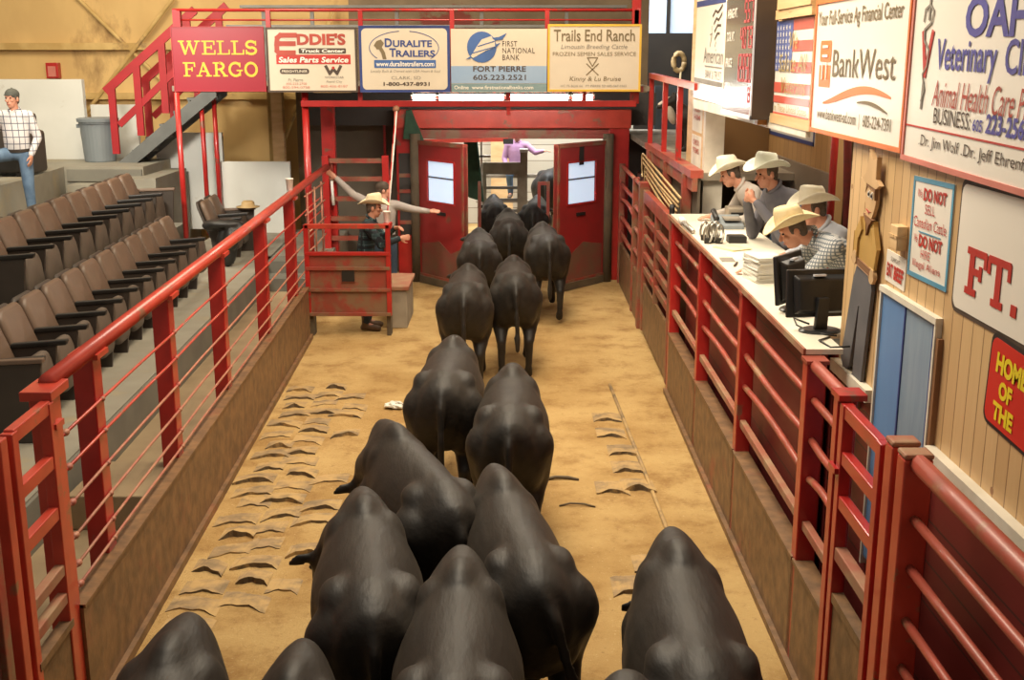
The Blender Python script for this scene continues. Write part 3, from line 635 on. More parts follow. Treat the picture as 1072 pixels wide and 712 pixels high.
for y, lb in ((4.66, 'red square post beside the near man gate, its top worn to rust'), (4.50, 'red square post carrying the long thick pipe rails, its top worn to rust')):
    f = thing('gate_post', lb, 'post', (RXx(y), y, 0))
    run(MB(), RXx, y-.05, y+.05, -.02, .10, 0, 1.90).build('post', 'red_orange', f, bevel=.008)
    run(MB(), RXx, y-.052, y+.052, -.022, .102, 1.90, 1.925).build('cap', 'dust_rail', f, bevel=.01)
f = thing('pipe_rail_section', 'thick scuffed pipe rails running out of the lower corner past the red shiplap', 'fence', (RXx(3.6), 3.6, 0))
pipe(MB(), 2.2, 4.46, 1.885, 1.885, .040, d=.04).build('rail', 'red_pipe', f, smooth=True)
for z in (1.64, 1.42, 1.18, .96): pipe(MB(), 2.2, 4.46, z, z, .020, d=.04).build('rail', 'red_pipe', f, smooth=True)
run(MB(), RXx, 2.2, 4.46, 0, .05, 0, .7).build('kickboard', 'kick', f)

# far right panels
g = thing('board_gate', 'far red gate of flat bars between the counter end and the far pipe panel', 'gate', (RXx(13.3), 13.3, 0))
for y in (14.66, 12.08): run(MB(), RXx, y-.05, y+.05, .0, .07, .05, 1.88).build('stile', 'red_worn', g, bevel=.006)
run(MB(), RXx, 12.1, 14.64, .0, .07, 1.72, 1.88).build('rail', 'red_pipe', g, bevel=.006)
for z in (1.52, 1.28, 1.05, .86): run(MB(), RXx, 12.1, 14.64, .01, .06, z-.04, z+.04).build('rail', 'red_worn', g, bevel=.006)
run(MB(), RXx, 12.1, 14.64, .02, .05, .06, .68).build('kickplate', 'kick', g)
run(MB(), RXx, 13.32, 13.40, .0, .06, .68, 1.72).build('brace', 'red_worn', g)
for y, lb in ((15.0, 'worn red gate post at the hinge of the far flat bar gate'),):
    tag(run(MB(), RXx, y-.09, y+.09, -.02, .12, 0, 1.95).build('gate_post', 'red_worn', bevel=.008, M_=Matrix.Translation((RXx(y), y, 0))), lb, 'post')
f = thing('pipe_fence_panel', 'far red pipe panel with bowed bars beside the right red door', 'fence', (RXx(17), 17, 0))
for y in (18.2, 16.05): run(MB(), RXx, y-.06, y+.06, .0, .09, 0, 1.9).build('post', 'red_worn', f, bevel=.006)
for z, s in ((1.87, 0), (1.60, .02), (1.33, -.07), (1.06, -.02), (.83, .02)): pipe(MB(), 16.05, 18.2, z, z, .030, s, d=.04).build('rail', 'red_pipe', f, smooth=True)
for z in (1.87, 1.5, 1.2, .9): pipe(MB(), 15.08, 16.05, z, z, .03, 0, d=.04).build('rail', 'red_worn', f, smooth=True)
run(MB(), RXx, 15.08, 18.25, .02, .06, 0, .66).build('kickboard', 'kick', f)

# ------------------------------------------------------------------ doorway, doors
f = thing('door_frame', 'heavy red steel frame around the double doors at the far end', 'frame', (0, 18.4, 0))
MB().box(-1.84, -1.52, 18.40, 18.62, 0, 2.46).build('jamb', 'red', f, bevel=.01)
MB().box(1.55, 1.86, 18.40, 18.62, 0, 2.46).build('jamb', 'red', f, bevel=.01)
MB().box(-1.86, 1.88, 18.34, 18.62, 2.44, 2.73).build('lintel', 'red_orange', f, bevel=.012)
MB().box(-1.52, 1.55, 18.46, 18.56, 2.27, 2.44).build('header_board', 'red_worn', f)
MB().bar((-1.45, 18.33, 2.24), (-.06, 18.33, 2.27), .05, .06).build('latch_bar', 'red_orange', f)
MB().box(-.14, .02, 18.29, 18.36, 2.20, 2.28).build('latch_block', 'black', f)
MB().box(-1.80, -1.62, 18.385, 18.40, .75, 2.05).build('slot_panel', 'dark_wall', f)
for z in (.95, 1.2, 1.45, 1.7): MB().box(-1.80, -1.62, 18.37, 18.39, z-.03, z+.03).build('slot_bar', 'red_worn', f)
for x, lb in ((-1.53, 'muddy round post at the hinge of the left red door'), (1.52, 'muddy round post at the hinge of the right red door')):
    tag(MB().tube([(x, 18.30, 0), (x, 18.30, 2.36)], .085, 14).build('hinge_post', 'mud_post', smooth=True, M_=Matrix.Translation((x, 18.3, 0))), lb, 'post')
def door(hx, hy, fx, fy, label):
    d = V((fx-hx, fy-hy, 0)); L = d.length; d.normalize()
    nrm = V((d.y, -d.x, 0))
    if nrm.y > 0: nrm = -nrm
    flip = d.x < 0
    # local x along the door from hinge to free edge, y up, z towards the ring
    zc = nrm; m = Matrix(((d.x, 0, zc.x, hx), (d.y, 0, zc.y, hy), (0, 1, 0, 0.06), (0, 0, 0, 1)))
    r = thing('door', label, 'door', mtx=m)
    W, Hh = L, 2.16
    wx0, wx1, wy0, wy1 = .20*W, .78*W, 1.28, 1.90
    mb = MB()
    for q in (rect(0, 0, W, wy0), rect(0, wy1, W, Hh), rect(0, wy0, wx0, wy1), rect(wx1, wy0, W, wy1)): mb.prism(q, -.03, .03, m)
    mb.build('leaf', 'dirt_door', r)
    MB().prism(rrect(wx0-.02, wy0-.02, wx1+.02, wy1+.02, .06), -.01, .01, m).build('window_pane', 'pane', r)
    mb = MB()
    for q in (rect(wx0-.03, wy0-.03, wx0, wy1+.03), rect(wx1, wy0-.03, wx1+.03, wy1+.03), rect(wx0, wy0-.03, wx1, wy0), rect(wx0, wy1, wx1, wy1+.03)): mb.prism(q, -.035, .04, m)
    mb.build('window_trim', 'red', r)
    MB().prism(rect(wx0, wy0+.36, wx1, wy0+.385), .01, .02, m).build('window_bar', 'shirt_slate', r)
    mb = MB()
    for q in (rect(0, Hh-.02, W, Hh+.04), rect(W-.05, 0, W, Hh), rect(0, 0, W, .10)): mb.prism(q, -.045, .045, m)
    mb.build('edge_channel', 'red_worn', r)
    MB().prism(rect(.02, -.05, W, .06), -.055, .07, m).build('rubber_skirt', 'mud_post', r)
    MB().prism(rect(.42*W, 1.08, .60*W, 1.13), .03, .05, m).build('handle', 'black', r)
    MB().prism([(.05, .06), (W-.05, .06), (W-.05, .62), (W*.7, .50), (W*.45, .66), (.05, .58)], .028, .034, m).build('mud_guard', 'mud_guard', r)
    return r
door(-1.45, 18.25, -0.70, 17.35, 'left red steel door standing ajar with a pale window')
rd = door(1.44, 18.25, 0.66, 17.35, 'right red steel door standing ajar with a pale window and black strap')
mrd = WM[rd]
MB().prism(rect(.55, 1.86, .66, 2.17), .03, .04, mrd).build('strap', 'black', rd)
for x0, x1, lb in ((-.56, -.50, 'narrow red upright stop behind the left door edge'), (.42, .62, 'small red pipe frame behind the right door edge')):
    s = thing('door_stop', lb, 'gate', (x0, 18.9, 0))
    MB().box(x0, x0+.05, 18.87, 18.93, 0, 1.55).build('upright', 'red_worn', s)
    if x1-x0 > .1:
        MB().box(x1-.05, x1, 18.87, 18.93, 0, 1.55).build('upright', 'red_worn', s)
        for z in (1.52, 1.0, .5): MB().box(x0+.05, x1-.05, 18.88, 18.92, z-.03, z+.03).build('rail', 'red_worn', s)
tag(MB().hexa([(-1.72, 18.30, 2.28), (-1.38, 18.30, 2.24), (-1.38, 18.33, 2.24), (-1.72, 18.33, 2.28)], [(-1.66, 18.27, 2.72), (-1.58, 18.27, 2.74), (-1.58, 18.33, 2.74), (-1.66, 18.33, 2.72)]).build('green_rag', 'green_cloth', bevel=.01, M_=Matrix.Translation((-1.55, 18.3, 2.3))), 'dark green rag hanging from the lintel over the left door', 'cloth')
# ------------------------------------------------------------------ sign gantry and gallery
f = thing('sign_gantry', 'red steel gantry that carries the five sign boards and the light tubes', 'gantry', (0, 16.3, 0))
MB().box(-2.92, 1.72, 16.16, 16.28, 2.86, 2.945).build('beam', 'red', f, bevel=.008)
MB().box(-4.62, 1.80, 16.08, 16.22, 3.06, 3.14).build('shelf_beam', 'red_dark', f)
MB().tube([(-2.88, 16.28, 0.0), (-2.88, 16.28, 3.05)], .05, 12).build('post', 'red', f, smooth=True)
MB().box(1.64, 1.76, 16.22, 16.34, 2.9, 4.6).build('post', 'red', f, bevel=.006)
for x in (-2.1, -.05, 1.0): MB().box(x-.03, x+.03, 16.20, 16.26, 2.74 if x == -.05 else 2.9, 3.08).build('bracket', 'red', f)
for i, (x, y) in enumerate(((-4.585, 16.02), (-4.97, 18.7), (-4.80, 18.84))):
    tag(MB().tube([(x, y, .7), (x, y, 3.06)], .038, 10).build('gallery_pole', 'red', smooth=True, M_=Matrix.Translation((x, y, .7))),
        ('slim red pole rising between the far seats to the sign corner', 'middle one of the slim red poles under the crimson sign', 'slim red pole furthest from the seats, against the white liner wall')[i], 'pole', 'slim red poles under the gallery')
f = thing('gallery_railing', 'red pipe railing along the gallery above the sign boards', 'railing', (-1.4, 16.25, 3.1))
for z in (4.15, 4.02) : MB().tube([(-4.63, 16.25, z), (1.72, 16.25, z)], .022 if z > 4.1 else .012, 8).build('rail', 'red', f, smooth=True)
for x in (-4.6, -3.33, -2.07, -.82, .48, 1.70): MB().box(x-.03, x+.03, 16.22, 16.28, 3.1, 4.15).build('post', 'red', f)
MB().box(-4.62, -4.52, 16.20, 16.30, 3.1, 4.14).build('post', 'red_stair', f)
structure(MB().box(-4.7, 1.9, 16.22, 20.4, 3.07, 3.14), 'floor_gallery', M['pen_wood'])
for k, (y, z, lb) in enumerate(((18.6, 4.02, 'lower grey bleacher plank behind the gallery railing'), (19.6, 4.36, 'upper grey bleacher plank behind the gallery railing'))):
    b = thing('bleacher_bench', lb, 'bench', (-1.3, y, 3.06), group='gallery bleachers')
    MB().box(-4.45, 1.88, y-.12, y+.12, z-.045, z).build('plank', 'galv', b, bevel=.005)
    for x in (-4.1, -3.3, -1.9, -.5, .9): MB().box(x-.03, x+.03, y+.02, y+.08, 3.06, z-.045).build('leg', 'galv', b)
# stair to the gallery
s = thing('steel_stair', 'grey steel stair climbing behind the crimson sign to the gallery', 'stair', (-6.2, 19.0, 1.88))
ax, az, bx, bz = -6.35, 1.76, -4.7, 3.20
MB().hexa([(ax, 18.62, az-.12), (bx, 18.62, bz-.28), (bx, 18.70, bz-.28), (ax, 18.70, az-.12)], [(ax, 18.62, az+.12), (bx, 18.62, bz-.02), (bx, 18.70, bz-.02), (ax, 18.70, az+.12)]).build('stringer', 'grey_stair', s)
MB().hexa([(ax, 19.28, az-.12), (bx, 19.28, bz-.28), (bx, 19.35, bz-.28), (ax, 19.35, az-.12)], [(ax, 19.28, az+.12), (bx, 19.28, bz-.02), (bx, 19.35, bz-.02), (ax, 19.35, az+.12)]).build('stringer', 'grey_stair', s)
for i in range(7):
    u = (i+.5)/7; x = ax+(bx-ax)*u; z = az+(bz-az)*u
    MB().box(x-.14, x+.14, 18.70, 19.28, z-.03, z+.01).box(x+.11, x+.14, 18.70, 19.28, z-.0, z+.18).build('tread', 'grey_stair', s)
def slope_rail(y, y2, lb, shift):
    r = thing('stair_railing', lb, 'railing', (-6.3, y, 1.88), group='stair railings')
    x0, z0, x1, z1 = -6.45+shift, 3.00+shift*.3, -4.95+shift, 4.25+shift*.3
    MB().bar((x0, y, z0), (x1, y, z1), .05, .13).build('handrail', 'red_stair', r)
    MB().bar((x0+.18, y, z0-.52), (x1, y, z1-.60), .045, .10).build('mid_rail', 'red_stair', r)
    for k in range(4):
        x = x0+.10+k*.42; zt = z0+(x-x0)*(z1-z0)/(x1-x0)
        MB().box(x-.055, x+.055, y-.03, y+.03, zt-(1.12 if k else 1.06), zt+.02).build('post', 'red_stair', r)
slope_rail(18.60, 0, 'dark red plank railing on the near side of the grey stair', 0.0)
slope_rail(19.36, 0, 'dark red plank railing on the far side of the grey stair', 0.32)

# light tubes
for i, (x0, x1) in enumerate(((-1.40, -1.06), (-1.03, -.10), (-.06, .80), (.84, 1.14))):
    l = thing('tube_light', ('short lit fluorescent tube at the left end of the row', 'long lit fluorescent tube under the trailer and bank boards', 'long lit fluorescent tube under the bank and ranch boards', 'short lit fluorescent tube at the right end of the row')[i], 'light', ((x0+x1)/2, 16.40, 2.985), group='fluorescent tubes under the signs')
    MB().tube([(x0, 16.40, 2.985), (x1, 16.40, 2.985)], .033, 10).build('tube', 'tube', l, smooth=True)
    for x in (x0, x1): MB().tube([(x-.015, 16.40, 2.985), (x+.015, 16.40, 2.985)], .035, 10).build('end_cap', 'white_panel', l)
    MB().box(x0, x1, 16.37, 16.43, 3.045, 3.07).build('holder', 'white_panel', l)

# ---- the five boards
SY = 16.05
def board(name, label, x0, x1, z0, z1, face, frame, fw=.03):
    return sign(name, label, face_camera(x0, SY, z0), x1-x0, z1-z0, face, frame, fw, cat='sign')
s = board('sign_board', 'crimson sign board with yellow WELLS FARGO lettering', -4.62, -3.36, 3.07, 3.93, 'wf_red', 'red_stair', .012)
slab_text('WELLS', 'lettering', .10, .49, 1.06, .185, 'wf_yellow', s)
slab_text('FARGO', 'lettering', .14, .20, 1.02, .19, 'wf_yellow', s)
s = board('sign_board', 'white EDDIES truck center sign board with a dark frame', -3.335, -2.105, 3.06, 3.92, 'sign_cream', 'dark_ink', .025)
strokes([[(.395, .70), (.27, .70), (.20, .735)][::-1]], .001, 'mark', 'brick_ink', s)
strokes([[(.40, .755), (.20, .755), (.155, .72), (.145, .64), (.145, .55), (.165, .525), (.375, .525)], [(.155, .645), (.38, .645)]], .065, 'initial', 'brick_ink', s)
text('DDIE\'S', 'lettering', .42, .625, .66, .155, 'brick_ink', s, bold=.045)
flat([rrect(.44, .515, 1.08, .585, .012)], 'name_bar', 'dark_ink', s)
text('Truck Center', 'lettering', .47, .527, .59, .046, 'white_sign', s, bold=.03, z=.006, shear=.1)
flat([rect(.13, .375, 1.14, .50)], 'service_bar', 'red_ink', s)
text('Sales Parts Service', 'lettering', .16, .395, .95, .075, 'white_sign', s, bold=.025, z=.006, shear=.15)
flat([rrect(.17, .245, .57, .315, .033)], 'maker_badge', 'dark_ink', s)
text('FREIGHTLINER', 'lettering', .195, .262, .35, .036, 'sign_cream', s, bold=.02, z=.006, shear=.15)
strokes([[(.80, .345), (.85, .25), (.90, .31), (.95, .25), (1.00, .345)]], .04, 'maker_mark', 'dark_ink', s)
flat([circle(.90, .325, .02)], 'mark_dot', 'red_ink', s, z=.006)
text('WORKSTAR', 'lettering', .78, .185, .26, .03, 'grey_ink', s, bold=.01)
text('Ft. Pierre', 'lettering', .28, .145, .20, .04, 'grey_ink', s, shear=.15)
text('605-223-2700', 'lettering', .25, .10, .28, .03, 'faded_red', s); text('800-594-0758', 'lettering', .20, .05, .37, .032, 'faded_red', s)
text('Rapid City', 'lettering', .80, .12, .22, .04, 'grey_ink', s, shear=.15); text('800-456-8187', 'lettering', .72, .065, .37, .032, 'faded_red', s)
s = board('sign_board', 'cream DURALITE TRAILERS sign board with a blue border and rounded corners', -2.075, -.845, 3.06, 3.94, 'blue_ink', 'blue_ink', .012)
flat([rrect(.035, .035, 1.195, .845, .06)], 'face', 'sign_cream', s, z=.004)
el = [(.61+.47*math.cos(math.radians(a)), .565+.245*math.sin(math.radians(a))) for a in range(-150, 335, 8)]
e1 = [(.61+.47*math.cos(math.radians(a)), .59+.22*math.sin(math.radians(a))) for a in range(-40, 82, 6)]
e2 = [(.61+.47*math.cos(math.radians(a)), .59+.22*math.sin(math.radians(a))) for a in range(98, 224, 6)]
strokes([e1, e2], .009, 'oval', 'blue_ink', s, z=.007)
flat([[(.20, .62), (.24, .68), (.30, .70), (.34, .65), (.31, .60), (.35, .53), (.37, .44), (.32, .44), (.30, .52), (.27, .57), (.24, .57), (.22, .60)]], 'bull_mark', 'olive_ink', s, z=.007)
text('D', 'lettering', .35, .60, .10, .115, 'blue_ink', s, bold=.03, z=.007); text('URALITE', 'lettering', .46, .60, .53, .09, 'blue_ink', s, bold=.03, z=.007)
text('T', 'lettering', .41, .47, .09, .115, 'blue_ink', s, bold=.03, z=.007); text('RAILERS', 'lettering', .50, .47, .53, .09, 'blue_ink', s, bold=.03, z=.007)
flat([rrect(.20, .325, 1.04, .43, .01)], 'address_bar', 'blue_mid', s, z=.007)
text('www.duralitetrailers.com', 'lettering', .225, .345, .79, .066, 'white_sign', s, bold=.02, z=.010)
text('Locally Built & Owned with USA Heart & Soul', 'lettering', .15, .255, .95, .045, 'grey_ink', s, shear=.2, z=.007)
text('CLARK, SD', 'lettering', .43, .165, .40, .05, 'grey_ink', s, z=.007)
text('1-800-437-8931', 'lettering', .32, .085, .63, .052, 'dark_ink', s, bold=.03, z=.007)
s = board('sign_board', 'cream and blue FIRST NATIONAL BANK sign board with a round emblem', -.83, .475, 3.06, 3.90, 'sign_cream', None)
flat([rect(0, .12, 1.305, .35)], 'blue_band', 'sign_blue', s); flat([rect(0, 0, 1.305, .115)], 'green_band', 'sign_green', s)
flat([circle(.42, .60, .20, .205)], 'emblem_disc', 'blue_mid', s, z=.005)
flat([[(.27, .48), (.30, .455), (.47, .55), (.60, .60), (.60, .68), (.55, .745), (.42, .70), (.36, .62)]], 'emblem_gap', 'sign_cream', s, z=.008)
flat([[(.56, .72), (.66, .735), (.76, .785), (.70, .70), (.60, .685)], [(.20, .44), (.27, .48), (.27, .45)], [(.60, .63), (.68, .66), (.62, .60)]], 'emblem_wing', 'blue_mid', s, z=.010)
strokes([[(.29, .52), (.60, .605)], [(.37, .61), (.60, .68)]], .012, 'emblem_stripe', 'blue_mid', s, z=.011)
for tx, y, w in (('FIRST', .61, .20), ('NATIONAL', .52, .44), ('BANK', .43, .23)): text(tx, 'lettering', .70, y, w, .07, 'dark_ink', s, spacing=1.1)
text('FORT PIERRE', 'lettering', .30, .275, .72, .075, 'dark_ink', s, bold=.02, z=.006)
text('605.223.2521', 'lettering', .30, .165, .72, .07, 'dark_ink', s, bold=.01, z=.006)
text('Online  www.firstnationalbanks.com', 'lettering', .04, .04, 1.08, .05, 'white_sign', s, bold=.01, z=.006)
s = board('sign_board', 'cream Trails End Ranch sign board in a yellow frame', .485, 1.755, 3.07, 3.96, 'sign_cream', 'gold_frame', .028)
text('Trails End Ranch', 'lettering', .08, .665, 1.10, .155, 'olive_ink', s, bold=.012)
text('Limousin Breeding Cattle', 'lettering', .18, .55, .90, .075, 'grey_ink', s, shear=.2)
text('FROZEN SEMEN SALES SERVICE', 'lettering', .07, .475, 1.13, .05, 'olive_ink', s)
strokes([[(.54, .45), (.68, .45), (.61, .335), (.54, .45)], [(.53, .22), (.69, .37)], [(.69, .22), (.53, .37)]], .014, 'brand_mark', 'olive_ink', s)
text('Kinny & Lu Bruise', 'lettering', .30, .125, .70, .075, 'olive_ink', s, shear=.15)
text('HC 75 BOX 66   FT PIERRE SD 605-567-3365', 'lettering', .18, .06, .90, .03, 'grey_ink', s)

# ------------------------------------------------------------------ wall signs on the right
s = sign('sign_board', 'tall white American bank sign with a blue stripe beside the scoreboard', face_ring(WX-.02, 12.45, 3.115, -.015), 1.68, 1.6, 'white_sign', None, t=.03)
flat([rect(0, 0, 1.68, .15)], 'silver_strip', 'silver', s); flat([rect(0, .155, 1.68, .20)], 'grey_strip', 'grey_ink', s)
flat([rect(0, .91, 1.68, .965)], 'blue_strip', 'blue_ink', s)
text('American', 'lettering', .58, .36, 1.08, .15, 'grey_ink', s); strokes([[(.66, .33), (1.62, .33)]], .012, 'rule', 'grey_ink', s)
text('BANK & TRUST', 'lettering', .72, .215, .90, .08, 'grey_ink', s)
strokes([[(1.02, .80), (1.15, .85), (1.3, .83), (1.52, .89)], [(1.10, .73), (1.22, .78), (1.35, .76), (1.52, .82)], [(1.15, .66), (1.3, .715), (1.48, .71)], [(1.18, .59), (1.3, .64), (1.42, .64)]], .022, 'flag_mark', 'dark_ink', s)
strokes([[(.98, .71), (1.00, .63), (.92, .52)], [(.90, .63), (1.02, .64)], [(1.20, .52), (1.24, .56)]], .012, 'flag_mark', 'grey_ink', s)

mS = face_ring(WX-.17, 9.90, 3.06)
s = thing('scoreboard', 'dark electronic scoreboard with red digits jutting from the wall', 'scoreboard', mtx=mS)
MB().prism(rect(0, 0, 1.20, 1.45), -.17, -.004, mS).build('case', 'score_box', s)
MB().prism(rect(.015, .03, 1.185, 1.44), -.004, 0, mS).build('face', 'score_face', s)
MB().prism(rect(0, 0, 1.20, .03), -.004, .012, mS).prism(rect(1.185, 0, 1.20, 1.45), -.004, .008, mS).build('edge_strip', 'silver', s)
for tx, y, w in (('AVERAGE WT.', .76, .46), ('TOTAL WT.', .58, .37), ('PRICE', .375, .30), ('HEAD', .18, .26)):
    text(tx, 'caption', .10, y, w*.9, .075, 'white_sign', s, bold=.02)
SEG = {'0': 'abcdef', '1': 'bc', '2': 'abged', '3': 'abgcd', '4': 'fgbc', '5': 'afgcd', '6': 'afgedc', '7': 'abc', '8': 'abcdefg', '9': 'abfgcd'}
def digits(word, x1, y, w, h, gap=.045):
    ln = []; x = x1-len(word)*(w+gap)
    for c in word:
        P = {'a': ((0, h), (w, h)), 'b': ((w, h), (w, h/2)), 'c': ((w, h/2), (w, 0)), 'd': ((0, 0), (w, 0)), 'e': ((0, 0), (0, h/2)), 'f': ((0, h/2), (0, h)), 'g': ((0, h/2), (w, h/2))}
        for q in SEG[c]: ln.append([(x+p[0], y+p[1]) for p in P[q]])
        x += w+gap
    return ln
for word, y, h in (('557', .72, .15), ('4073', .53, .14), ('12850', .28, .19), ('8', .13, .10)):
    strokes(digits(word, 1.17, y, .075, h), .022, 'digit_row', 'led', s)

s = sign('flag_board', 'flag sign with gold script between the scoreboard and the orange bank sign', face_ring(WX-.02, 8.63, 3.115), 1.04, .65, 'white_sign', None, t=.02, cat='sign')
flat([rect(.50, .65-.071*(2*i+1), 1.04, .65-.071*2*i) for i in range(3)] + [rect(0, .65-.071*(2*i+1), 1.04, .65-.071*2*i) for i in (3,)] + [rect(0, 0, 1.04, .012), rect(0, .08, 1.04, .13)], 'stripe', 'flag_red', s)
flat([rect(0, .305, .50, .65)], 'canton', 'flag_blue', s, z=.004)
flat([[(x+.022*math.cos(PI/2+k*PI/5)*(1 if k % 2 == 0 else .4), y+.020*math.sin(PI/2+k*PI/5)*(1 if k % 2 == 0 else .4)) for k in range(10)] for x in (.05, .14, .23, .32, .41) for y in (.33, .375, .42, .465, .51, .555, .60)], 'star', 'white_sign', s, z=.007)
text('We', 'lettering', .44, .45, .22, .12, 'gold_ink', s, shear=.2, z=.009)
text('Salute All', 'lettering', .14, .30, .80, .12, 'gold_ink', s, shear=.2, z=.009)
text('Veterans', 'lettering', .24, .15, .70, .11, 'gold_ink', s, shear=.2, z=.009)
text('In These United States', 'lettering', .05, .02, .95, .052, 'gold_ink', s, shear=.1, z=.009)
b = thing('step_boards', 'pale pine offcut boards stacked above the flag sign', 'board', (WX, 8.2, 3.80))
for i, (y0, y1, z0, z1) in enumerate(((7.55, 8.58, 3.775, 3.84), (7.55, 8.50, 3.84, 3.92), (7.55, 8.20, 3.92, 4.05))): MB().box(WX-.05-.01*i, WX, y0, y1, z0, z1).build('board', 'pine_h', b)
structure(MB().box(WX-.036, WX, 7.5, 8.66, 3.045, 3.112), 'trim_flag_ledge', M['pine_h'])

s = sign('sign_board', 'white BankWest sign with an orange border and orange swoosh', face_ring(WX-.04, 7.46, 3.055, -.002), 1.78, .80, 'white_sign', 'orange', .025)
text('Your Full-Service Ag Financial Center', 'lettering', .06, .62, 1.60, .11, 'olive_ink', s, bold=.01)
flat([rrect(.15, .43, .40, .555, .02)], 'emblem', 'orange', s)
strokes([[(.22, .465), (.33, .465)], [(.22, .52), (.33, .52)]], .016, 'emblem_gap', 'white_sign', s, z=.008)
flat([rect(.15, .28, .40, .41)], 'emblem', 'orange', s)
strokes([[(.23, .33), (.23, .42)], [(.32, .33), (.32, .42)]], .018, 'emblem_gap', 'white_sign', s, z=.008)
text('BankWest', 'lettering', .45, .345, 1.15, .155, 'olive_ink', s)
def swoosh(pts, w):
    n = len(pts); up = []; dn = []
    for i, (x, y) in enumerate(pts):
        t = w*math.sin(PI*i/(n-1))**.7/2; up.append((x, y+t)); dn.append((x, y-t))
    return [[up[i], up[i+1], dn[i+1], dn[i]] for i in range(n-1)]
sw = [(.22+1.40*i/24, .23+.055*math.sin(-1.1+i/24*3.9)) for i in range(25)]
flat(swoosh(sw, .045)[1:-1], 'swoosh', 'orange', s)
sw = [(.95+.62*i/14, .205+.03*math.sin(.2+i/14*2.8)-.04*i/14) for i in range(15)]
flat(swoosh(sw, .02)[1:-1], 'swoosh', 'olive_ink', s, z=.005)
text('www.bankwest-sd.com  |  605-224-7391', 'lettering', .16, .07, 1.44, .085, 'olive_ink', s, bold=.01)

s = sign('sign_board', 'large white veterinary clinic sign with a red frame, cut by the picture edge', face_ring(WX-.04, 5.67, 3.025, -.016), 1.9, 1.05, 'white_sign', 'faded_red', .025, t=.03)
text('OAHE', 'lettering', .66, .575, .80, .165, 'blue_purple', s, bold=.03)
text('Veterinary', 'lettering', .36, .395, .66, .175, 'blue_purple', s, bold=.015); text('Clinic', 'lettering', 1.10, .435, .40, .135, 'blue_purple', s, bold=.015)
text('Animal Health Care Products', 'lettering', .35, .275, 1.30, .115, 'brick_ink', s, shear=.25)
text('BUSINESS:', 'lettering', .39, .20, .43, .07, 'dark_ink', s)
text('605', 'lettering', .845, .20, .10, .05, 'blue_purple', s, bold=.02); text('223-2562', 'lettering', .98, .20, .41, .08, 'blue_purple', s, bold=.03)
strokes([[(.03, .17), (1.86, .17)]], .008, 'rule', 'red_ink', s)
text('.Dr. Jim Wolf', 'lettering', .23, .075, .49, .065, 'dark_ink', s); text('.Dr. Jeff Ehrenfeld', 'lettering', .75, .075, .74, .065, 'dark_ink', s)
strokes([[(.165, .595), (.225, .41), (.285, .595)]], .035, 'emblem_letter', 'red_ink', s)
strokes([[(.225, .90), (.225, .66)], [(.22, .37), (.215, .26)]], .022, 'emblem_staff', 'grey_ink', s, z=.005)
strokes([[(.16, .65), (.17, .70), (.23, .72), (.28, .69), (.26, .64), (.18, .61), (.19, .56), (.26, .52), (.25, .45), (.20, .41), (.24, .34), (.21, .29)]], .012, 'emblem_snake', 'grey_ink', s, z=.006)

s = sign('sign_board', 'white placard with light blue border and red DO NOT lettering', face_ring(WX-.005, 5.555, 2.475, .02), .52, .48, 'white_sign', None, t=.02)
flat([rect(0, 0, .52, .022), rect(0, .458, .52, .48), rect(0, .02, .022, .46), rect(.498, .02, .52, .46)], 'border', 'sky_frame', s)
text('We', 'lettering', .07, .385, .06, .04, 'red_ink', s); text('DO NOT', 'lettering', .15, .375, .29, .06, 'red_ink', s, bold=.04)
text('SELL', 'lettering', .18, .315, .13, .045, 'red_ink', s); text('Canadian Cattle', 'lettering', .045, .245, .42, .05, 'red_ink', s)
strokes([[(.12, .225), (.40, .225)]], .006, 'rule', 'sky_frame', s)
text('We', 'lettering', .06, .17, .05, .04, 'red_ink', s); text('DO NOT', 'lettering', .13, .155, .30, .06, 'red_ink', s, bold=.04)
text('HIRE', 'lettering', .17, .105, .12, .04, 'red_ink', s); text('Illegal Aliens', 'lettering', .07, .045, .36, .045, 'red_ink', s)

s = thing('sign_board', 'white dark-edged sign with red slab letters FT. on the board wall', 'sign', mtx=face_ring(WX-.005, 4.97, 2.425))
ms = WM[s]
MB().prism(rrect(0, 0, 1.5, .58, .05), -.02, 0, ms).build('panel', 'dark_ink', s)
flat([rrect(.022, .022, 1.48, .558, .045)], 'face', 'white_sign', s, z=.004)
slab_text('FT.', 'lettering', .15, .105, .52, .20, 'red_ink', s, thick=.26, thin=.15, z=.008)
slab_text('E', 'lettering', .82, .105, .22, .20, 'red_ink', s, thick=.26, thin=.15, z=.008)

s = thing('sign_board', 'bright red dark-edged sign with yellow HOME OF THE lettering', 'sign', mtx=face_ring(WX-.005, 4.53, 2.055, -.05))
ms = WM[s]
MB().prism(rrect(0, 0, .95, .385, .05), -.02, 0, ms).build('panel', 'black', s)
flat([rrect(.02, .018, .93, .367, .045)], 'face', 'hot_red', s, z=.004)
text('HOME', 'lettering', .085, .235, .28, .085, 'yellow', s, bold=.05, z=.007)
text('OF', 'lettering', .135, .14, .12, .075, 'yellow', s, bold=.05, z=.007)
text('THE', 'lettering', .10, .045, .19, .075, 'yellow', s, bold=.05, z=.007)

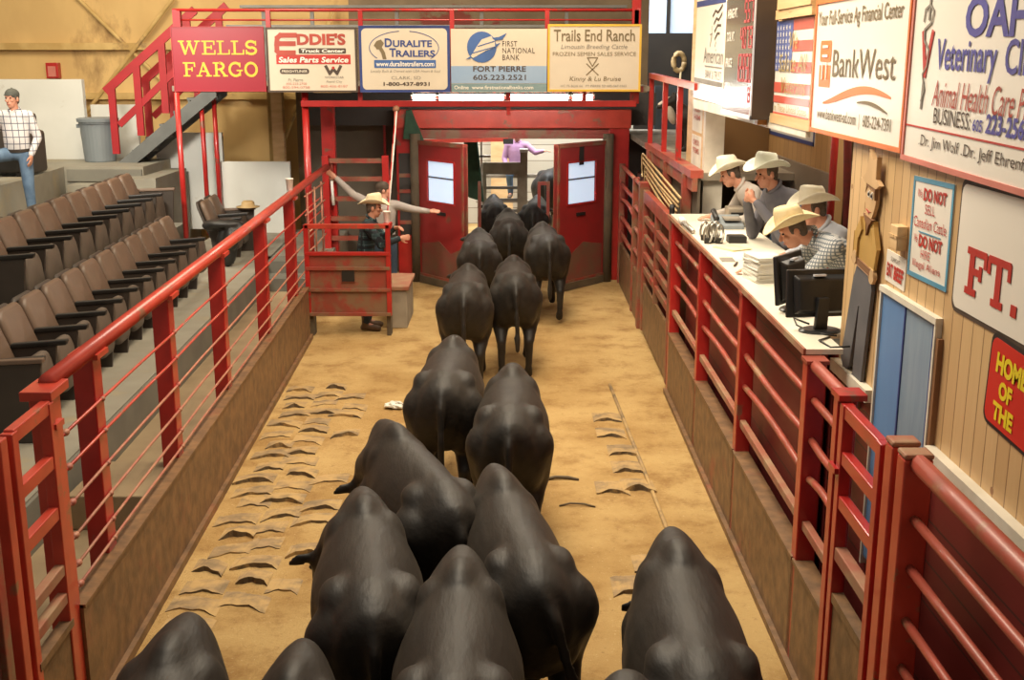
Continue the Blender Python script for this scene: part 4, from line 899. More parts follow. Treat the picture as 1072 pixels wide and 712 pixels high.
s = sign('sign_board', 'small white EAT BEEF placard above the blue door', face_ring(WX-.005, 5.885, 2.385, -.02), .30, .16, 'white_sign', None, t=.012)
text('SUPPORT', 'lettering', .08, .115, .14, .022, 'dark_ink', s); text('EAT', 'lettering', .03, .03, .09, .07, 'red_ink', s, bold=.04); text('BEEF', 'lettering', .14, .028, .14, .072, 'red_ink', s, bold=.04)
s = sign('sign_board', 'white banner with navy edge hanging inside the booth', face_ring(3.095, 13.98, 2.63, .0), 2.1, .30, 'white_panel', None, t=.012)
flat([rect(0, 0, 2.1, .04), rect(2.05, 0, 2.1, .30), rect(0, 0, .05, .3)], 'border', 'blue_ink', s)
text('Member Livestock', 'lettering', .35, .19, 1.1, .06, 'dark_ink', s); text('South Dakota 2001', 'lettering', .15, .08, 1.35, .08, 'dark_ink', s)
flat([rect(1.65, .09, 1.92, .24)], 'seal', 'grey_ink', s)
for i, (z, h, lb) in enumerate(((2.70, .42, 'upper white notice with red lettering on the booth corner'), (2.24, .42, 'lower curling white notice with red lettering on the booth corner'))):
    s = sign('notice', lb, face_ring(2.098, 13.55, z), .68, h, 'paper', None, t=.004, group='paper notices on the booth corner', cat='notice')
    for k, tx in enumerate((('DON\'T', 'TRUST', 'HIM'), ('CHECK', 'ITEMS'))[i]): text(tx, 'lettering',   .12, h-.11-.09*k, .44, .06, 'faded_red', s, bold=.02)

# small wooden box on the wall, cowboy cut-out, blue door
b = thing('wall_box', 'small pine box fixed on the board wall beside the cowboy figure', 'box', (WX, 5.72, 2.58))
MB().box(WX-.055, WX, 5.60, 5.71, 2.58, 2.70).build('body', 'pine_h', b, bevel=.004)
MB().box(WX-.06, WX, 5.595, 5.715, 2.64, 2.655).build('lid', 'pine', b)
mc = face_ring(WX-.01, 6.50, 1.62, -.10)
c = thing('cowboy_figure', 'painted plywood cowboy with grey trousers leaning on the board wall', 'wooden figure', mtx=mc)
def cut(name, poly, m, d0=.0, d1=.02): return MB().prism(poly, d0, d1, mc).build(name, m, c, bevel=.003)
cut('trousers', [(.00, .20), (.10, .14), (.17, .20), (.22, .58), (.24, .58), (.24, .18), (.34, .13), (.40, .19), (.42, .72), (.38, .82), (.14, .82), (.08, .70)], 'cut_grey')
cut('boot', [(.03, .20), (.11, .16), (.13, .03), (.05, .06), (.04, .12)], 'cut_brown', -.005, .014); cut('boot', [(.25, .19), (.34, .16), (.36, .02), (.28, .0), (.26, .08)], 'cut_brown', -.005, .014)
cut('shirt', [(.12, .80), (.10, .98), (.16, 1.08), (.34, 1.08), (.40, .96), (.38, .80)], 'cut_shirt', .0, .018)
cut('arm', [(.06, .84), (.05, .96), (.13, 1.06), (.17, 1.0), (.12, .94), (.13, .84)], 'cut_shirt', .010, .028); cut('arm', [(.37, .84), (.38, .95), (.33, 1.04), (.38, 1.06), (.46, .96), (.44, .84)], 'cut_shirt', .010, .028)
cut('hand', circle(.09, .82, .04), 'cut_skin', .012, .030); cut('hand', circle(.42, .80, .04), 'cut_skin', .012, .030)
cut('belt', rect(.13, .79, .39, .83), 'cut_brown', .012, .026)
cut('head', circle(.26, 1.19, .085, .12), 'cut_skin', .006, .026)
cut('hair', [(.17, 1.20), (.18, 1.29), (.34, 1.29), (.35, 1.20), (.33, 1.24), (.20, 1.25)], 'cut_brown', .018, .031)
for x in (.235, .285): cut('eye', circle(x, 1.21, .014, .020), 'white_sign', .022, .030); cut('pupil', circle(x+.003, 1.208, .007, .011), 'black', .028, .032)
cut('mouth', [(.22, 1.125), (.26, 1.11), (.30, 1.125), (.26, 1.12)], 'brick_ink', .022, .030)
cut('scarf', [(.18, 1.09), (.34, 1.09), (.28, 1.05), (.26, .99), (.24, 1.05)], 'cut_brown', .014, .030)
cut('hat', [(.10, 1.27), (.16, 1.26), (.36, 1.26), (.42, 1.29), (.35, 1.31), (.34, 1.42), (.27, 1.40), (.20, 1.44), (.17, 1.31)], 'cut_skin', .016, .036)

d = thing('blue_door', 'weathered blue plywood half door in a white frame on the right wall', 'door', (WX, 5.46, .8))
MB().box(WX-.018, WX+.02, 5.50, 5.85, .85, 2.33).build('side_board', 'blue_door', d)
MB().box(WX-.014, WX+.02, 5.08, 5.50, .85, 2.33).build('door_leaf', 'blue_grey', d)
MB().box(WX-.020, WX-.0, 5.495, 5.51, .85, 2.32).box(WX-.016, WX-.0, 5.12, 5.13, .85, 2.32).build('seam', 'blue_ink', d)
MB().box(WX-.030, WX, 5.85, 5.87, .8, 2.35).box(WX-.030, WX, 5.06, 5.08, .8, 2.35).box(WX-.034, WX, 5.055, 5.875, 2.33, 2.36).build('frame', 'white_trim', d)
MB().box(WX-.025, WX, 5.025, 5.055, .8, 2.27).build('jamb', 'cut_brown', d)  # added strip, its brown paints the shadow edge beside the frame

# flood of canes under the balcony
s = thing('balcony', 'worn red balcony ledge with a railing right of the doorway', 'balcony', (2.0, 14.3, 2.3))
MB().box(1.88, 2.02, 12.15, 16.4, 2.28, 2.36).build('ledge', 'red_pipe', s)
MB().box(1.90, 1.96, 12.15, 16.4, 2.14, 2.28).build('fascia', 'red_worn', s)
MB().box(1.97, 2.0, 12.2, 16.4, 1.3, 2.28).build('back_board', 'dark_panel', s)
MB().bar((1.93, 16.3, 3.28), (1.93, 12.2, 3.22), .07, .07).build('handrail', 'red_orange', s)
for y in (16.25, 14.75, 13.45): MB().box(1.90, 1.96, y-.04, y+.04, 2.36, 3.25).build('post', 'red', s)
structure(MB().box(1.96, 6.0, 12.5, 20.5, 2.22, 2.30), 'floor_balcony', M['pen_wood'])
for y in (12.6, 14.2, 15.9):
    structure(MB().box(1.86, 1.96, y-.05, y+.05, 0, 2.28), 'trim_balcony_post', M['red_worn'])
for i in range(7):
    a = (1.80-.012*(i % 3), 15.9-.12*i, 2.24-.05*i); b = (1.80-.012*(i % 2), 12.25+.06*i, 2.06-.055*i)
    mb = MB().tube([a, tuple((a[k]+b[k])/2 + (0, 0, -.015*(i % 3))[k] for k in range(3)), b], .013, 8)
    hk = [(a[0]-.0, a[1]+.10*math.sin(t), a[2]-.10*(1-math.cos(t))) for t in (0, .5, 1.0, 1.6, 2.2, 2.8)]
    s = thing('sorting_cane', 'tan wooden cane hanging %s under the red balcony ledge' % ('topmost', 'second from the top', 'third from the top', 'in the middle of the bundle', 'third from the bottom', 'second from the bottom', 'lowest')[i], 'cane', a, group='canes under the balcony')
    mb.build('shaft', 'tan_stick', s, smooth=True)
    MB().tube(hk, .013, 8).build('crook', 'tan_stick', s, smooth=True)
mb = MB()
mb.tube([(1.72, 12.28+.02*math.sin(k), 1.98-.5*k/9) for k in range(10)], .03, 8)
tag(mb.build('black_whip', 'black', smooth=True, M_=Matrix.Translation((1.72, 12.28, 1.98))), 'black coiled strap hanging at the end of the canes', 'strap')
h = thing('rope_halter', 'tan rope halter hanging before the dark gallery wall', 'halter', (3.2, 21.9, 3.5))
MB().tube([(3.10+.10*math.cos(t), 21.9, 3.45+.16*math.sin(t)) for t in [k*2*PI/14 for k in range(15)]], .05, 8).build('loop', 'tan_stick', h, smooth=True)
MB().tube([(3.14, 21.88, 3.35), (3.12, 21.86, 3.0), (3.10, 21.86, 2.7)], .02, 6).build('lead', 'hat_tan', h, smooth=True)
# ------------------------------------------------------------------ theatre seats
def rpad(mb, w, h, t, mtx, r=.09, n=4):
    """upright cushion: local x across, y up, z thickness, softened by inset rings"""
    rings = []
    for ins, z in ((.03, 0), (.006, t*.2), (0, t*.5), (.008, t*.82), (.035, t)):
        rings.append([mtx @ V((x, y, z)) for x, y in rrect(-w/2+ins, ins, w/2-ins, h-ins, r-ins*.5, n)])
    return mb.loft(rings)
def add_seat_parts(r):
    # seat faces +x locally; across the row is y
    W = WM[r]
    def F(x, z, lean):  # frame: local x->row (y), y->up leaning back, z->forward(+x)
        a = math.radians(lean)
        return W @ Matrix.Translation((x, 0, z)) @ Matrix(((0, -math.sin(a), math.cos(a), 0), (1, 0, 0, 0), (0, math.cos(a), math.sin(a), 0), (0, 0, 0, 1)))
    rpad(MB(), .49, .56, .075, F(.0, .33, 20)).build('backrest', 'seat_pad', r, smooth=True)
    rpad(MB(), .50, .58, .04, F(-.045, .31, 20)).build('back_shell', 'seat_shell', r, smooth=True)
    q = rpad(MB(), .45, .43, .085, F(.25, .17, 6), r=.11).build('seat_cushion', 'seat_under', r, smooth=True)
    for y in (-.268,):
        MB().hexa([W @ V((x, yy, z)) for x, yy, z in ((-.03, y-.03, .585), (.40, y-.03, .61), (.40, y+.03, .61), (-.03, y+.03, .585))],
                  [W @ V((x, yy, z)) for x, yy, z in ((-.03, y-.03, .625), (.41, y-.035, .655), (.41, y+.035, .655), (-.03, y+.03, .625))]).build('armrest', 'black', r, bevel=.010)
        MB().hexa([W @ V(p) for p in ((.0, y-.018, 0), (.26, y-.018, 0), (.26, y+.018, 0), (.0, y+.018, 0))],
                  [W @ V(p) for p in ((-.06, y-.018, .60), (.32, y-.018, .61), (.32, y+.018, .61), (-.06, y+.018, .60))]).build('standard', 'seat_shell', r)
proto = thing('theatre_seat', 'x', 'seat', mtx=Matrix.Identity(4))
add_seat_parts(proto)
seat_kids = [o for o in COL.objects if o.parent == proto]
first_seat = [True]
ORD = ['first', 'second', 'third', 'fourth', 'fifth', 'sixth', 'seventh', 'eighth', 'ninth', 'tenth', 'eleventh', 'twelfth', 'thirteenth']
def seat_at(x, y, z, rz, label, group):
    if first_seat[0]: r = proto; first_seat[0] = False
    else:
        r = proto.copy(); COL.objects.link(r)
        for k in seat_kids:
            c = k.copy(); COL.objects.link(c); c.parent = r
    r.matrix_world = Matrix.Translation((x, y, z)) @ RZ(rz); WM[r] = r.matrix_world.copy()
    r['label'] = label; r['group'] = group
    return r
RA = 3.2
def row(x0, y0, n, z, pitch, name, skip, rowlabel):
    out = []
    for i in range(n):
        y = y0+pitch*i*math.cos(math.radians(RA)); x = x0-pitch*i*math.sin(math.radians(RA))
        lb = f'brown folded theatre seat, {ORD[n-1-i]} from the far end of the {rowlabel}'
        out.append(seat_at(x, y, z, RA, lb, name))
    return out
row(-3.90, 8.50, 12, .70, .535, 'front row of theatre seats', 0, 'front row')
row(-4.72, 10.45, 10, 1.15, .535, 'rear row of theatre seats', 0, 'rear row')
seat_at(-4.20, 16.22, .70, RA, 'brown theatre seat behind the slim red pole, first beyond the aisle gap', 'far pair of theatre seats')
seat_at(-4.23, 16.76, .70, RA, 'brown theatre seat at the far end by the white liner wall', 'far pair of theatre seats')
def end_panel(x, y, z, label):
    m = Matrix.Translation((x, y, z)) @ RZ(RA)
    r = thing('seat_end_panel', label, 'panel', mtx=m)
    MB().hexa([m @ V(p) for p in ((-.10, -.02, 0), (.36, -.02, 0), (.36, .02, 0), (-.10, .02, 0))], [m @ V(p) for p in ((-.16, -.02, .60), (.40, -.02, .62), (.40, .02, .62), (-.16, .02, .60))]).build('panel', 'seat_shell', r, bevel=.008)
    MB().hexa([m @ V(p) for p in ((-.16, -.035, .60), (.42, -.035, .62), (.42, .035, .62), (-.16, .035, .60))], [m @ V(p) for p in ((-.16, -.03, .635), (.42, -.03, .655), (.42, .03, .655), (-.16, .03, .635))]).build('arm_cap', 'seat_pad', r, bevel=.008)
end_panel(-3.88, 8.17, .70, 'dark brown end panel closing the near end of the front seat row')
end_panel(-5.00, 15.60, 1.15, 'dark end panel closing the far end of the rear seat row')
end_panel(-4.25, 17.07, .70, 'dark end panel of the far seat pair by the white liner wall')
mb = MB()
for c, r in (((-3.98, 15.72, 1.30), (.26, .16, .07)), ((-3.80, 15.78, 1.22), (.16, .17, .10)), ((-4.15, 15.75, 1.27), (.13, .14, .08)), ((-3.85, 15.62, 1.10), (.10, .09, .16)), ((-3.95, 15.72, .98), (.15, .13, .28))): mb.ell(c, r)
tag(remesh_build(mb, 'dark_jacket', 'black', voxel=.02, smooth=3, M_=Matrix.Translation((-3.95, 15.72, .7))), 'dark jacket bundled in the gap before the far seat pair', 'jacket')
h = thing('straw_cap', 'small tan cap lying on the far end armrest by the liner wall', 'cap', (-3.93, 17.05, 1.36))
MB().lathe([(.17, 0), (.175, .012), (.10, .02), (.095, .07), (.07, .095), (.02, .10)], (-3.93, 17.05, 1.36), 18).build('crown', 'tan_stick', h, smooth=True)

# ------------------------------------------------------------------ bin, alarm box, things behind the standing man
t = thing('trash_can', 'grey round plastic trash can before the white concourse panel', 'trash can', (-6.72, 18.9, 1.88))
MB().lathe([(.24, 0), (.25, .02), (.285, .60), (.30, .61), (.30, .66), (.29, .665)], (-6.72, 18.9, 1.88), 28).build('bin', 'trash', t, smooth=False)
MB().lathe([(.29, .0), (.325, .0), (.33, .05), (.30, .06)], (-6.72, 18.9, 2.52), 28).build('rim', 'trash', t)
for s_ in (-1, 1): MB().box(-6.72+s_*.30-.035, -6.72+s_*.30+.035, 18.83, 18.97, 2.42, 2.48).build('handle', 'trash', t, bevel=.01)
f = thing('alarm_box', 'small red box on the yellow wall above the white concourse panel', 'box', (-8.15, 20.9, 3.15))
MB().box(-8.26, -8.04, 20.86, 21.0, 3.17, 3.44).build('case', 'red', f, bevel=.01)
MB().box(-8.22, -8.08, 20.85, 20.86, 3.20, 3.38).build('face', 'faded_red', f)
c = thing('armchair', 'dark leather armchair behind the standing man', 'armchair', (-7.35, 16.8, 1.88))
MB().box(-7.95, -6.95, 16.9, 17.1, 1.95, 2.75).build('back', 'seat_shell', c, bevel=.06); MB().box(-7.95, -6.95, 16.3, 17.0, 1.93, 2.25).build('seat', 'black', c, bevel=.05)
MB().box(-6.98, -6.84, 16.3, 17.05, 1.90, 2.5).build('arm', 'seat_shell', c, bevel=.05)
for x in (-7.9, -7.0): MB().box(x-.03, x+.03, 16.35, 16.41, 1.88, 1.95).build('leg', 'black', c)
c = thing('red_stool', 'small red stool at the picture edge beside the standing man', 'stool', (-6.85, 14.9, 1.88))
MB().lathe([(.16, 0), (.17, .03), (.15, .05)], (-6.86, 14.9, 2.20), 18).build('seat', 'red', c)
for a in (0, 2.1, 4.2): MB().tube([(-6.86+.14*math.cos(a), 14.9+.14*math.sin(a), 1.88), (-6.86+.09*math.cos(a), 14.9+.09*math.sin(a), 2.20)], .014, 8).build('leg', 'red', c)

# ------------------------------------------------------------------ gate men's steel shield and stand
s = thing('steel_shield', 'rust red steel shield panel in front of the man in the straw hat', 'shield', (-2.1, 14.5, 0))
MB().box(-2.64, -1.56, 14.48, 14.51, .28, 1.09).build('plate', 'red_worn', s)
for z in (.30, .62, .90, 1.09): MB().box(-2.64, -1.56, 14.44, 14.50, z-.022, z+.022).build('rib', 'red_worn' if z < 1 else 'red', s, bevel=.004)
MB().box(-1.64, -1.54, 14.52, 14.68, 1.40, 1.47).build('corner_plate', 'red', s)
for x in (-2.62, -1.58): MB().box(x-.03, x+.03, 14.45, 14.52, .28, 1.46).build('upright', 'red', s, bevel=.005)
MB().box(-2.64, -1.56, 14.45, 14.51, 1.41, 1.47).build('top_bar', 'red_orange', s, bevel=.006)
MB().box(-2.18, -2.02, 14.455, 14.475, .73, .90).build('slot', 'black', s)
MB().box(-2.19, -2.01, 14.46, 14.476, .895, .915).box(-2.19, -2.01, 14.46, 14.476, .72, .74).build('slot_lip', 'red_worn', s)
for x in (-2.60, -1.60): MB().box(x-.025, x+.025, 14.52, 14.72, 0, .32).build('foot', 'mud_post', s)
b = thing('wood_step', 'weathered wooden block step beside the steel shield', 'step', (-1.5, 15.4, 0))
MB().box(-1.66, -1.40, 14.95, 15.9, 0, .52).build('block', 'pen_wood', b, bevel=.01); MB().box(-1.70, -1.37, 14.92, 15.93, .52, .57).build('top', 'dust_rail', b, bevel=.006)
# pipe work behind the men
f = thing('side_gate', 'red barred side gate behind the two gate men', 'gate', (-2.4, 17.4, 0))
for x in (-2.80, -1.90): MB().box(x-.05, x+.05, 17.3, 17.4, 0, 2.1).build('upright', 'red', f, bevel=.006)
for z in (.5, .85, 1.15, 1.45, 1.75, 2.02): MB().box(-2.80, -1.90, 17.33, 17.38, z-.035, z+.035).build('rail', 'red_worn', f)
f = thing('lane_post', 'broad red post where the cable fence rail ends', 'post', (-2.75, 17.4, 0))
MB().box(-2.86, -2.66, 17.42, 17.56, 0, 2.9).build('post', 'red', f, bevel=.008)
MB().box(-2.80, -2.70, 17.38, 17.42, 1.85, 2.0).build('bracket', 'red_worn', f)
f = thing('lane_ladder', 'thin red rail frame against the dark boarding left of the doorway', 'rail', (-1.95, 19.0, 1.9))
MB().box(-2.12, -2.08, 19.14, 19.2, 1.9, 2.65).build('upright', 'red', f); MB().box(-1.90, -1.86, 19.14, 19.2, 1.2, 2.65).build('upright', 'red', f)
MB().box(-2.12, -1.86, 19.145, 19.2, 2.60, 2.65).build('rail', 'red', f)
f = thing('wire_panel', 'sagging brown wire panel between the cable fence and the steel shield', 'wire panel', (LX(15.5), 15.5, .7))
for k in range(5): MB().tube([(LX(14.5)-.02, 14.5, .85+.24*k), (LX(15.4)-.02, 15.4, .80+.25*k), (LX(16.2)+.02, 16.2, .85+.24*k)], .012, 6).build('wire', 'cable', f, smooth=True)
for k in range(3): MB().tube([(LX(14.6+.7*k), 14.6+.7*k, .7), (LX(14.6+.7*k), 14.6+.7*k, 1.85)], .012, 6).build('stay', 'cable', f, smooth=True)
h = thing('pull_hook', 'white handled hook hanging on the red post behind the straw hat man', 'hook', (-2.70, 17.3, 1.2))
MB().tube([(-2.71, 17.30, 1.72), (-2.69, 17.28, 1.36)], .022, 8).build('grip', 'foam', h, smooth=True)
MB().tube([(-2.71, 17.32, 1.78), (-2.71, 17.30, 1.72)], .015, 8).build('hook', 'steel', h, smooth=True)
s = thing('sorting_pole', 'long thin red and white pole slanting up beside the left door frame', 'pole', (-1.62, 15.1, 1.42))
pa, pb = V((-1.64, 15.05, 1.46)), V((-1.60, 16.15, 2.83))
for k in range(6): MB().tube([pa+(pb-pa)*k/6, pa+(pb-pa)*(k+1)/6], .017, 8).build('section', ('red', 'faded_red')[k % 2], s, smooth=True)
MB().tube([pa+V((.012, -.014, 0)), pb+V((.012, -.014, 0))], .008, 6).build('white_cord', 'foam', s, smooth=True)
MB().ell(pb, (.05, .05, .05)).build('tip', 'dust_rail', s, smooth=True)
def cup(x, y, z, label):
    c = thing('foam_cup', label, 'cup', (x, y, z), group='white foam cups')
    MB().lathe([(.032, 0), (.034, .004), (.046, .135), (.049, .137), (.049, .147), (.043, .147)], (x, y, z), 18).build('body', 'foam', c, smooth=True)
cup(LX(13.86)-.10, 13.86, 1.96, 'white foam cup standing on the rail of the last cable fence post')
cup(-1.60, 14.60, 1.47, 'white foam cup on the shield corner beside the slanting pole')

# ------------------------------------------------------------------ counter and what lies on it
CZ = 1.775
c = thing('counter', 'white topped counter running behind the right pipe fence', 'counter', (1.9, 9.3, 1.5))
MB().hexa([(1.66, 6.27, 1.88), (1.87, 6.27, 1.88), (1.87, 6.64, 1.88), (2.34, 6.66, 1.88), (2.34, 12.1, 1.88), (1.68, 12.1, 1.88)], [(1.66, 6.27, 1.91), (1.87, 6.27, 1.91), (1.87, 6.64, 1.91), (2.34, 6.66, 1.91), (2.34, 12.1, 1.91), (1.68, 12.1, 1.91)]).build('worktop', 'counter', c)
MB().box(1.645, 1.66, 6.27, 12.1, 1.875, 1.912).build('edge_strip', 'dust_rail', c)
MB().box(1.86, 1.90, 6.66, 12.0, .1, 1.88).build('front', 'red_board', c)
BEFORE = set(COL.objects)
def stack(name, label, x, y, w, d, n, t, m, jit=.02, rot=0):
    r = thing(name, label, 'paper', (x, y, CZ))
    mb = MB(); z = CZ
    for k in range(n):
        jx, jy = random.uniform(-jit, jit), random.uniform(-jit, jit)
        mt = Matrix.Translation((x+jx, y+jy, 0)) @ RZ(rot+random.uniform(-4, 4))
        mb.hexa([mt @ V(p) for p in ((-w/2, -d/2, z), (w/2, -d/2, z), (w/2, d/2, z), (-w/2, d/2, z))], [mt @ V(p) for p in ((-w/2, -d/2, z+t*.9), (w/2, -d/2, z+t*.9), (w/2, d/2, z+t*.9), (-w/2, d/2, z+t*.9))]); z += t
    mb.build('sheets', m, r); return r
stack('paper_stack', 'tall stack of cream sale sheets at the middle of the counter', 2.02, 9.05, .22, .28, 22, .0085, 'paper', .005, 12)
stack('loose_paper', 'spread white sheets before the man in the grey shirt', 2.15, 10.1, .30, .42, 3, .001, 'paper', .04, 20)
stack('loose_paper', 'white sheet near the metal clips at the far counter end', 2.16, 11.55, .30, .30, 2, .001, 'paper', .03, -12)
stack('notepad', 'yellow notepad between the metal clips and the paper stack', 2.06, 10.62, .20, .26, 3, .004, 'paper_yellow', .01, 30)
def card(x, y, label, m='paper'):
    tag(MB().hexa([(x-.06, y-.10, CZ), (x+.05, y-.11, CZ), (x+.06, y+.10, CZ), (x-.05, y+.10, CZ)], [(x-.06, y-.10, CZ+.003), (x+.05, y-.11, CZ+.003), (x+.06, y+.10, CZ+.003), (x-.05, y+.10, CZ+.003)]).build('sale_card', m, M_=Matrix.Translation((x, y, CZ))), label, 'card')
card(1.90, 10.0, 'small grey card at the counter edge beside the loose sheets', 'grey_ink')
m = thing('marker_pen', 'dark pen lying on the sheets at the counter edge', 'pen', (1.95, 9.75, CZ))
MB().tube([(1.90, 9.65, CZ+.010), (1.95, 9.80, CZ+.010)], .009, 8).build('barrel', 'dark_ink', m, smooth=True)
t = thing('torch', 'long silver torch on the far end of the counter edge', 'torch', (1.83, 11.9, CZ))
MB().tube([(1.83, 11.55, CZ+.03), (1.83, 12.15, CZ+.03)], .022, 10).build('tube', 'steel', t, smooth=True)
MB().tube([(1.83, 12.15, CZ+.035), (1.83, 12.30, CZ+.035)], .035, 12).build('head', 'foam', t, smooth=True)
for i in range(6):
    x = 1.88+.055*(i % 3); y = 10.92+.16*(i//3)+.05*(i % 2)
    k = thing('metal_clip', 'scratched metal clip, %s in the huddle of clips on the far counter' % ('nearest the ring, front', 'middle, front', 'by the papers, front', 'nearest the ring, rear', 'middle, rear', 'by the papers, rear')[i], 'clip', (x, y, CZ), group='metal clips on the counter')
    MB().tube([(x+.035*math.cos(a), y+.02*math.sin(a*2), CZ+.09+.08*math.sin(a)) for a in [j*2*PI/12 for j in range(13)]], .011, 6).build('loop', 'steel', k, smooth=True)
    MB().box(x-.03, x+.03, y-.02, y+.02, CZ, CZ+.05).build('jaw', 'black', k, bevel=.004)
k = thing('card_reader', 'black flat box beside the grey shirted man\'s hand', 'device', (2.16, 11.0, CZ))
MB().box(2.09, 2.25, 10.93, 11.08, CZ, CZ+.06).build('case', 'black', k, bevel=.006); MB().box(2.10, 2.24, 10.94, 11.07, CZ+.06, CZ+.063).build('screen', 'monitor', k)
k = thing('desk_phone', 'grey desk telephone in front of the white jamb', 'telephone', (2.25, 12.0, CZ))
MB().hexa([(2.12, 11.85, CZ), (2.40, 11.85, CZ), (2.40, 12.15, CZ), (2.12, 12.15, CZ)], [(2.12, 11.85, CZ+.04), (2.40, 11.85, CZ+.04), (2.40, 12.15, CZ+.11), (2.12, 12.15, CZ+.11)]).build('body', 'trash', k, bevel=.006)
MB().tube([(2.14, 11.9, CZ+.10), (2.14, 12.1, CZ+.15)], .028, 8).build('handset', 'black', k, smooth=True)
MB().box(2.22, 2.38, 11.9, 12.08, CZ+.08, CZ+.10).build('keypad', 'grey_ink', k)
k = thing('adding_machine', 'pale adding machine behind the grey shirted man', 'machine', (2.35, 11.7, CZ))
MB().box(2.32, 2.52, 12.18, 12.42, CZ, CZ+.16).build('body', 'pen_wood', k, bevel=.01); MB().box(2.34, 2.50, 12.17, 12.18, CZ+.03, CZ+.12).build('keys', 'black', k)
def monitor(x, y, w, h, rz, label, lift=.12):
    W = Matrix.Translation((x, y, CZ)) @ RZ(rz)     # back looks along local -y
    r = thing('computer_monitor', label, 'monitor', mtx=W)
    T = W @ Matrix.Translation((0, 0, lift)) @ RX(-6)
    MB().hexa([T @ V(p) for p in ((-w/2, 0, 0), (w/2, 0, 0), (w/2, .03, 0), (-w/2, .03, 0))], [T @ V(p) for p in ((-w/2, 0, h), (w/2, 0, h), (w/2, .03, h), (-w/2, .03, h))]).build('housing', 'monitor', r, bevel=.008)
    MB().hexa([T @ V(p) for p in ((-w*.36, -.045, h*.14), (w*.36, -.045, h*.14), (w*.40, 0, h*.06), (-w*.40, 0, h*.06))], [T @ V(p) for p in ((-w*.36, -.045, h*.80), (w*.36, -.045, h*.80), (w*.42, 0, h*.90), (-w*.42, 0, h*.90))]).build('back_shell', 'monitor', r, bevel=.01)
    MB().hexa([T @ V(p) for p in ((-w*.46, .031, .02), (w*.46, .031, .02), (w*.46, .034, .02), (-w*.46, .034, .02))], [T @ V(p) for p in ((-w*.46, .031, h-.02), (w*.46, .031, h-.02), (w*.46, .034, h-.02), (-w*.46, .034, h-.02))]).build('screen', 'score_face', r)
    MB().hexa([T @ V(p) for p in ((-w*.12, -.048, h*.86), (w*.06, -.048, h*.86), (w*.06, -.02, h*.86), (-w*.12, -.02, h*.86))], [T @ V(p) for p in ((-w*.12, -.046, h*.90), (w*.06, -.046, h*.90), (w*.06, -.02, h*.90), (-w*.12, -.02, h*.90))]).build('badge', 'silver', r)
    MB().hexa([W @ V(p) for p in ((-.04, -.05, .01), (.04, -.05, .01), (.04, -.02, .01), (-.04, -.02, .01))], [W @ V(p) for p in ((-.035, -.07, lift+.13), (.035, -.07, lift+.13), (.035, -.03, lift+.13), (-.035, -.03, lift+.13))]).build('stand', 'monitor', r, bevel=.005)
    mb = MB(); mb.loft([[W @ V((.13*math.cos(a)*q, -.03+.10*math.sin(a)*q, z)) for a in [k*2*PI/20 for k in range(20)]] for q, z in ((1, 0), (1, .008), (.85, .016))]); mb.build('base', 'monitor', r)
    return r
monitor(2.00, 7.30, .40, .29, 8, 'large black monitor at the near end of the counter, seen from behind', .08)
monitor(1.98, 7.95, .38, .32, 52, 'narrow looking black monitor turned edge on behind the large one', .05)
for i, pts in enumerate((((1.98, 7.45), (1.92, 7.6), (1.90, 7.42), (1.95, 7.22), (2.06, 7.12)), ((2.02, 7.08), (1.93, 6.98), (1.96, 6.84), (2.10, 6.86), (2.20, 7.0)))):
    tag(MB().tube([(x, y, CZ+.006+.004*math.sin(k*2)) for k, (x, y) in enumerate(pts)], .006, 6).build('cable_loop', 'black', smooth=True, M_=Matrix.Translation((pts[0][0], pts[0][1], CZ))),
        ('thin black cable looping between the two monitors', 'thin black cable looping at the foot of the near monitor')[i], 'cable')
k = thing('paper_holder', 'small white card holder between the two monitors', 'holder', (1.97, 7.72, CZ))
MB().hexa([(1.93, 7.66, CZ), (2.0, 7.66, CZ), (2.0, 7.72, CZ), (1.93, 7.72, CZ)], [(1.93, 7.69, CZ+.17), (2.0, 7.69, CZ+.17), (2.0, 7.705, CZ+.17), (1.93, 7.705, CZ+.17)]).build('card', 'paper', k)
for o in list(COL.objects):      # everything set out on the worktop
    if o not in BEFORE and o.parent is None:
        o.location = (o.location.x*.924, o.location.y*.924, o.location.z+.135)
for i in range(2):
    tag(MB().tube([(2.95-.0*i, 10.6-.8*i, .8), (2.95-.12*i, 10.6-.5*i, 4.4)], .035, 10).build('booth_pole', 'red_dark' if i else 'red', smooth=True, M_=Matrix.Translation((2.95, 10.6-.8*i, .8))), ('slim red pole in the booth left of the plank wall', 'dark red pole in the booth close to the plank wall')[i], 'pole')
b = thing('water_bottle', 'small bottle with a blue label beside the booth pole', 'bottle', (2.96, 11.1, 2.05))
MB().lathe([(.03, 0), (.032, .02), (.032, .13), (.014, .18), (.014, .21)], (2.96, 11.1, 2.05), 14).build('body', 'white_panel', b, smooth=True); MB().lathe([(.033, .05), (.033, .11)], (2.96, 11.1, 2.05), 14).build('wrap', 'blue_ink', b)
s = thing('booth_shelf', 'blue topped shelf in the booth behind the seated men', 'shelf', (3.0, 9.6, .8))
MB().box(2.86, 3.05, 10.9, 13.5, 1.98, 2.05).build('top', 'blue_mid', s); MB().box(2.88, 3.05, 10.95, 13.4, .8, 1.98).build('body', 'booth_grey_brown', s)

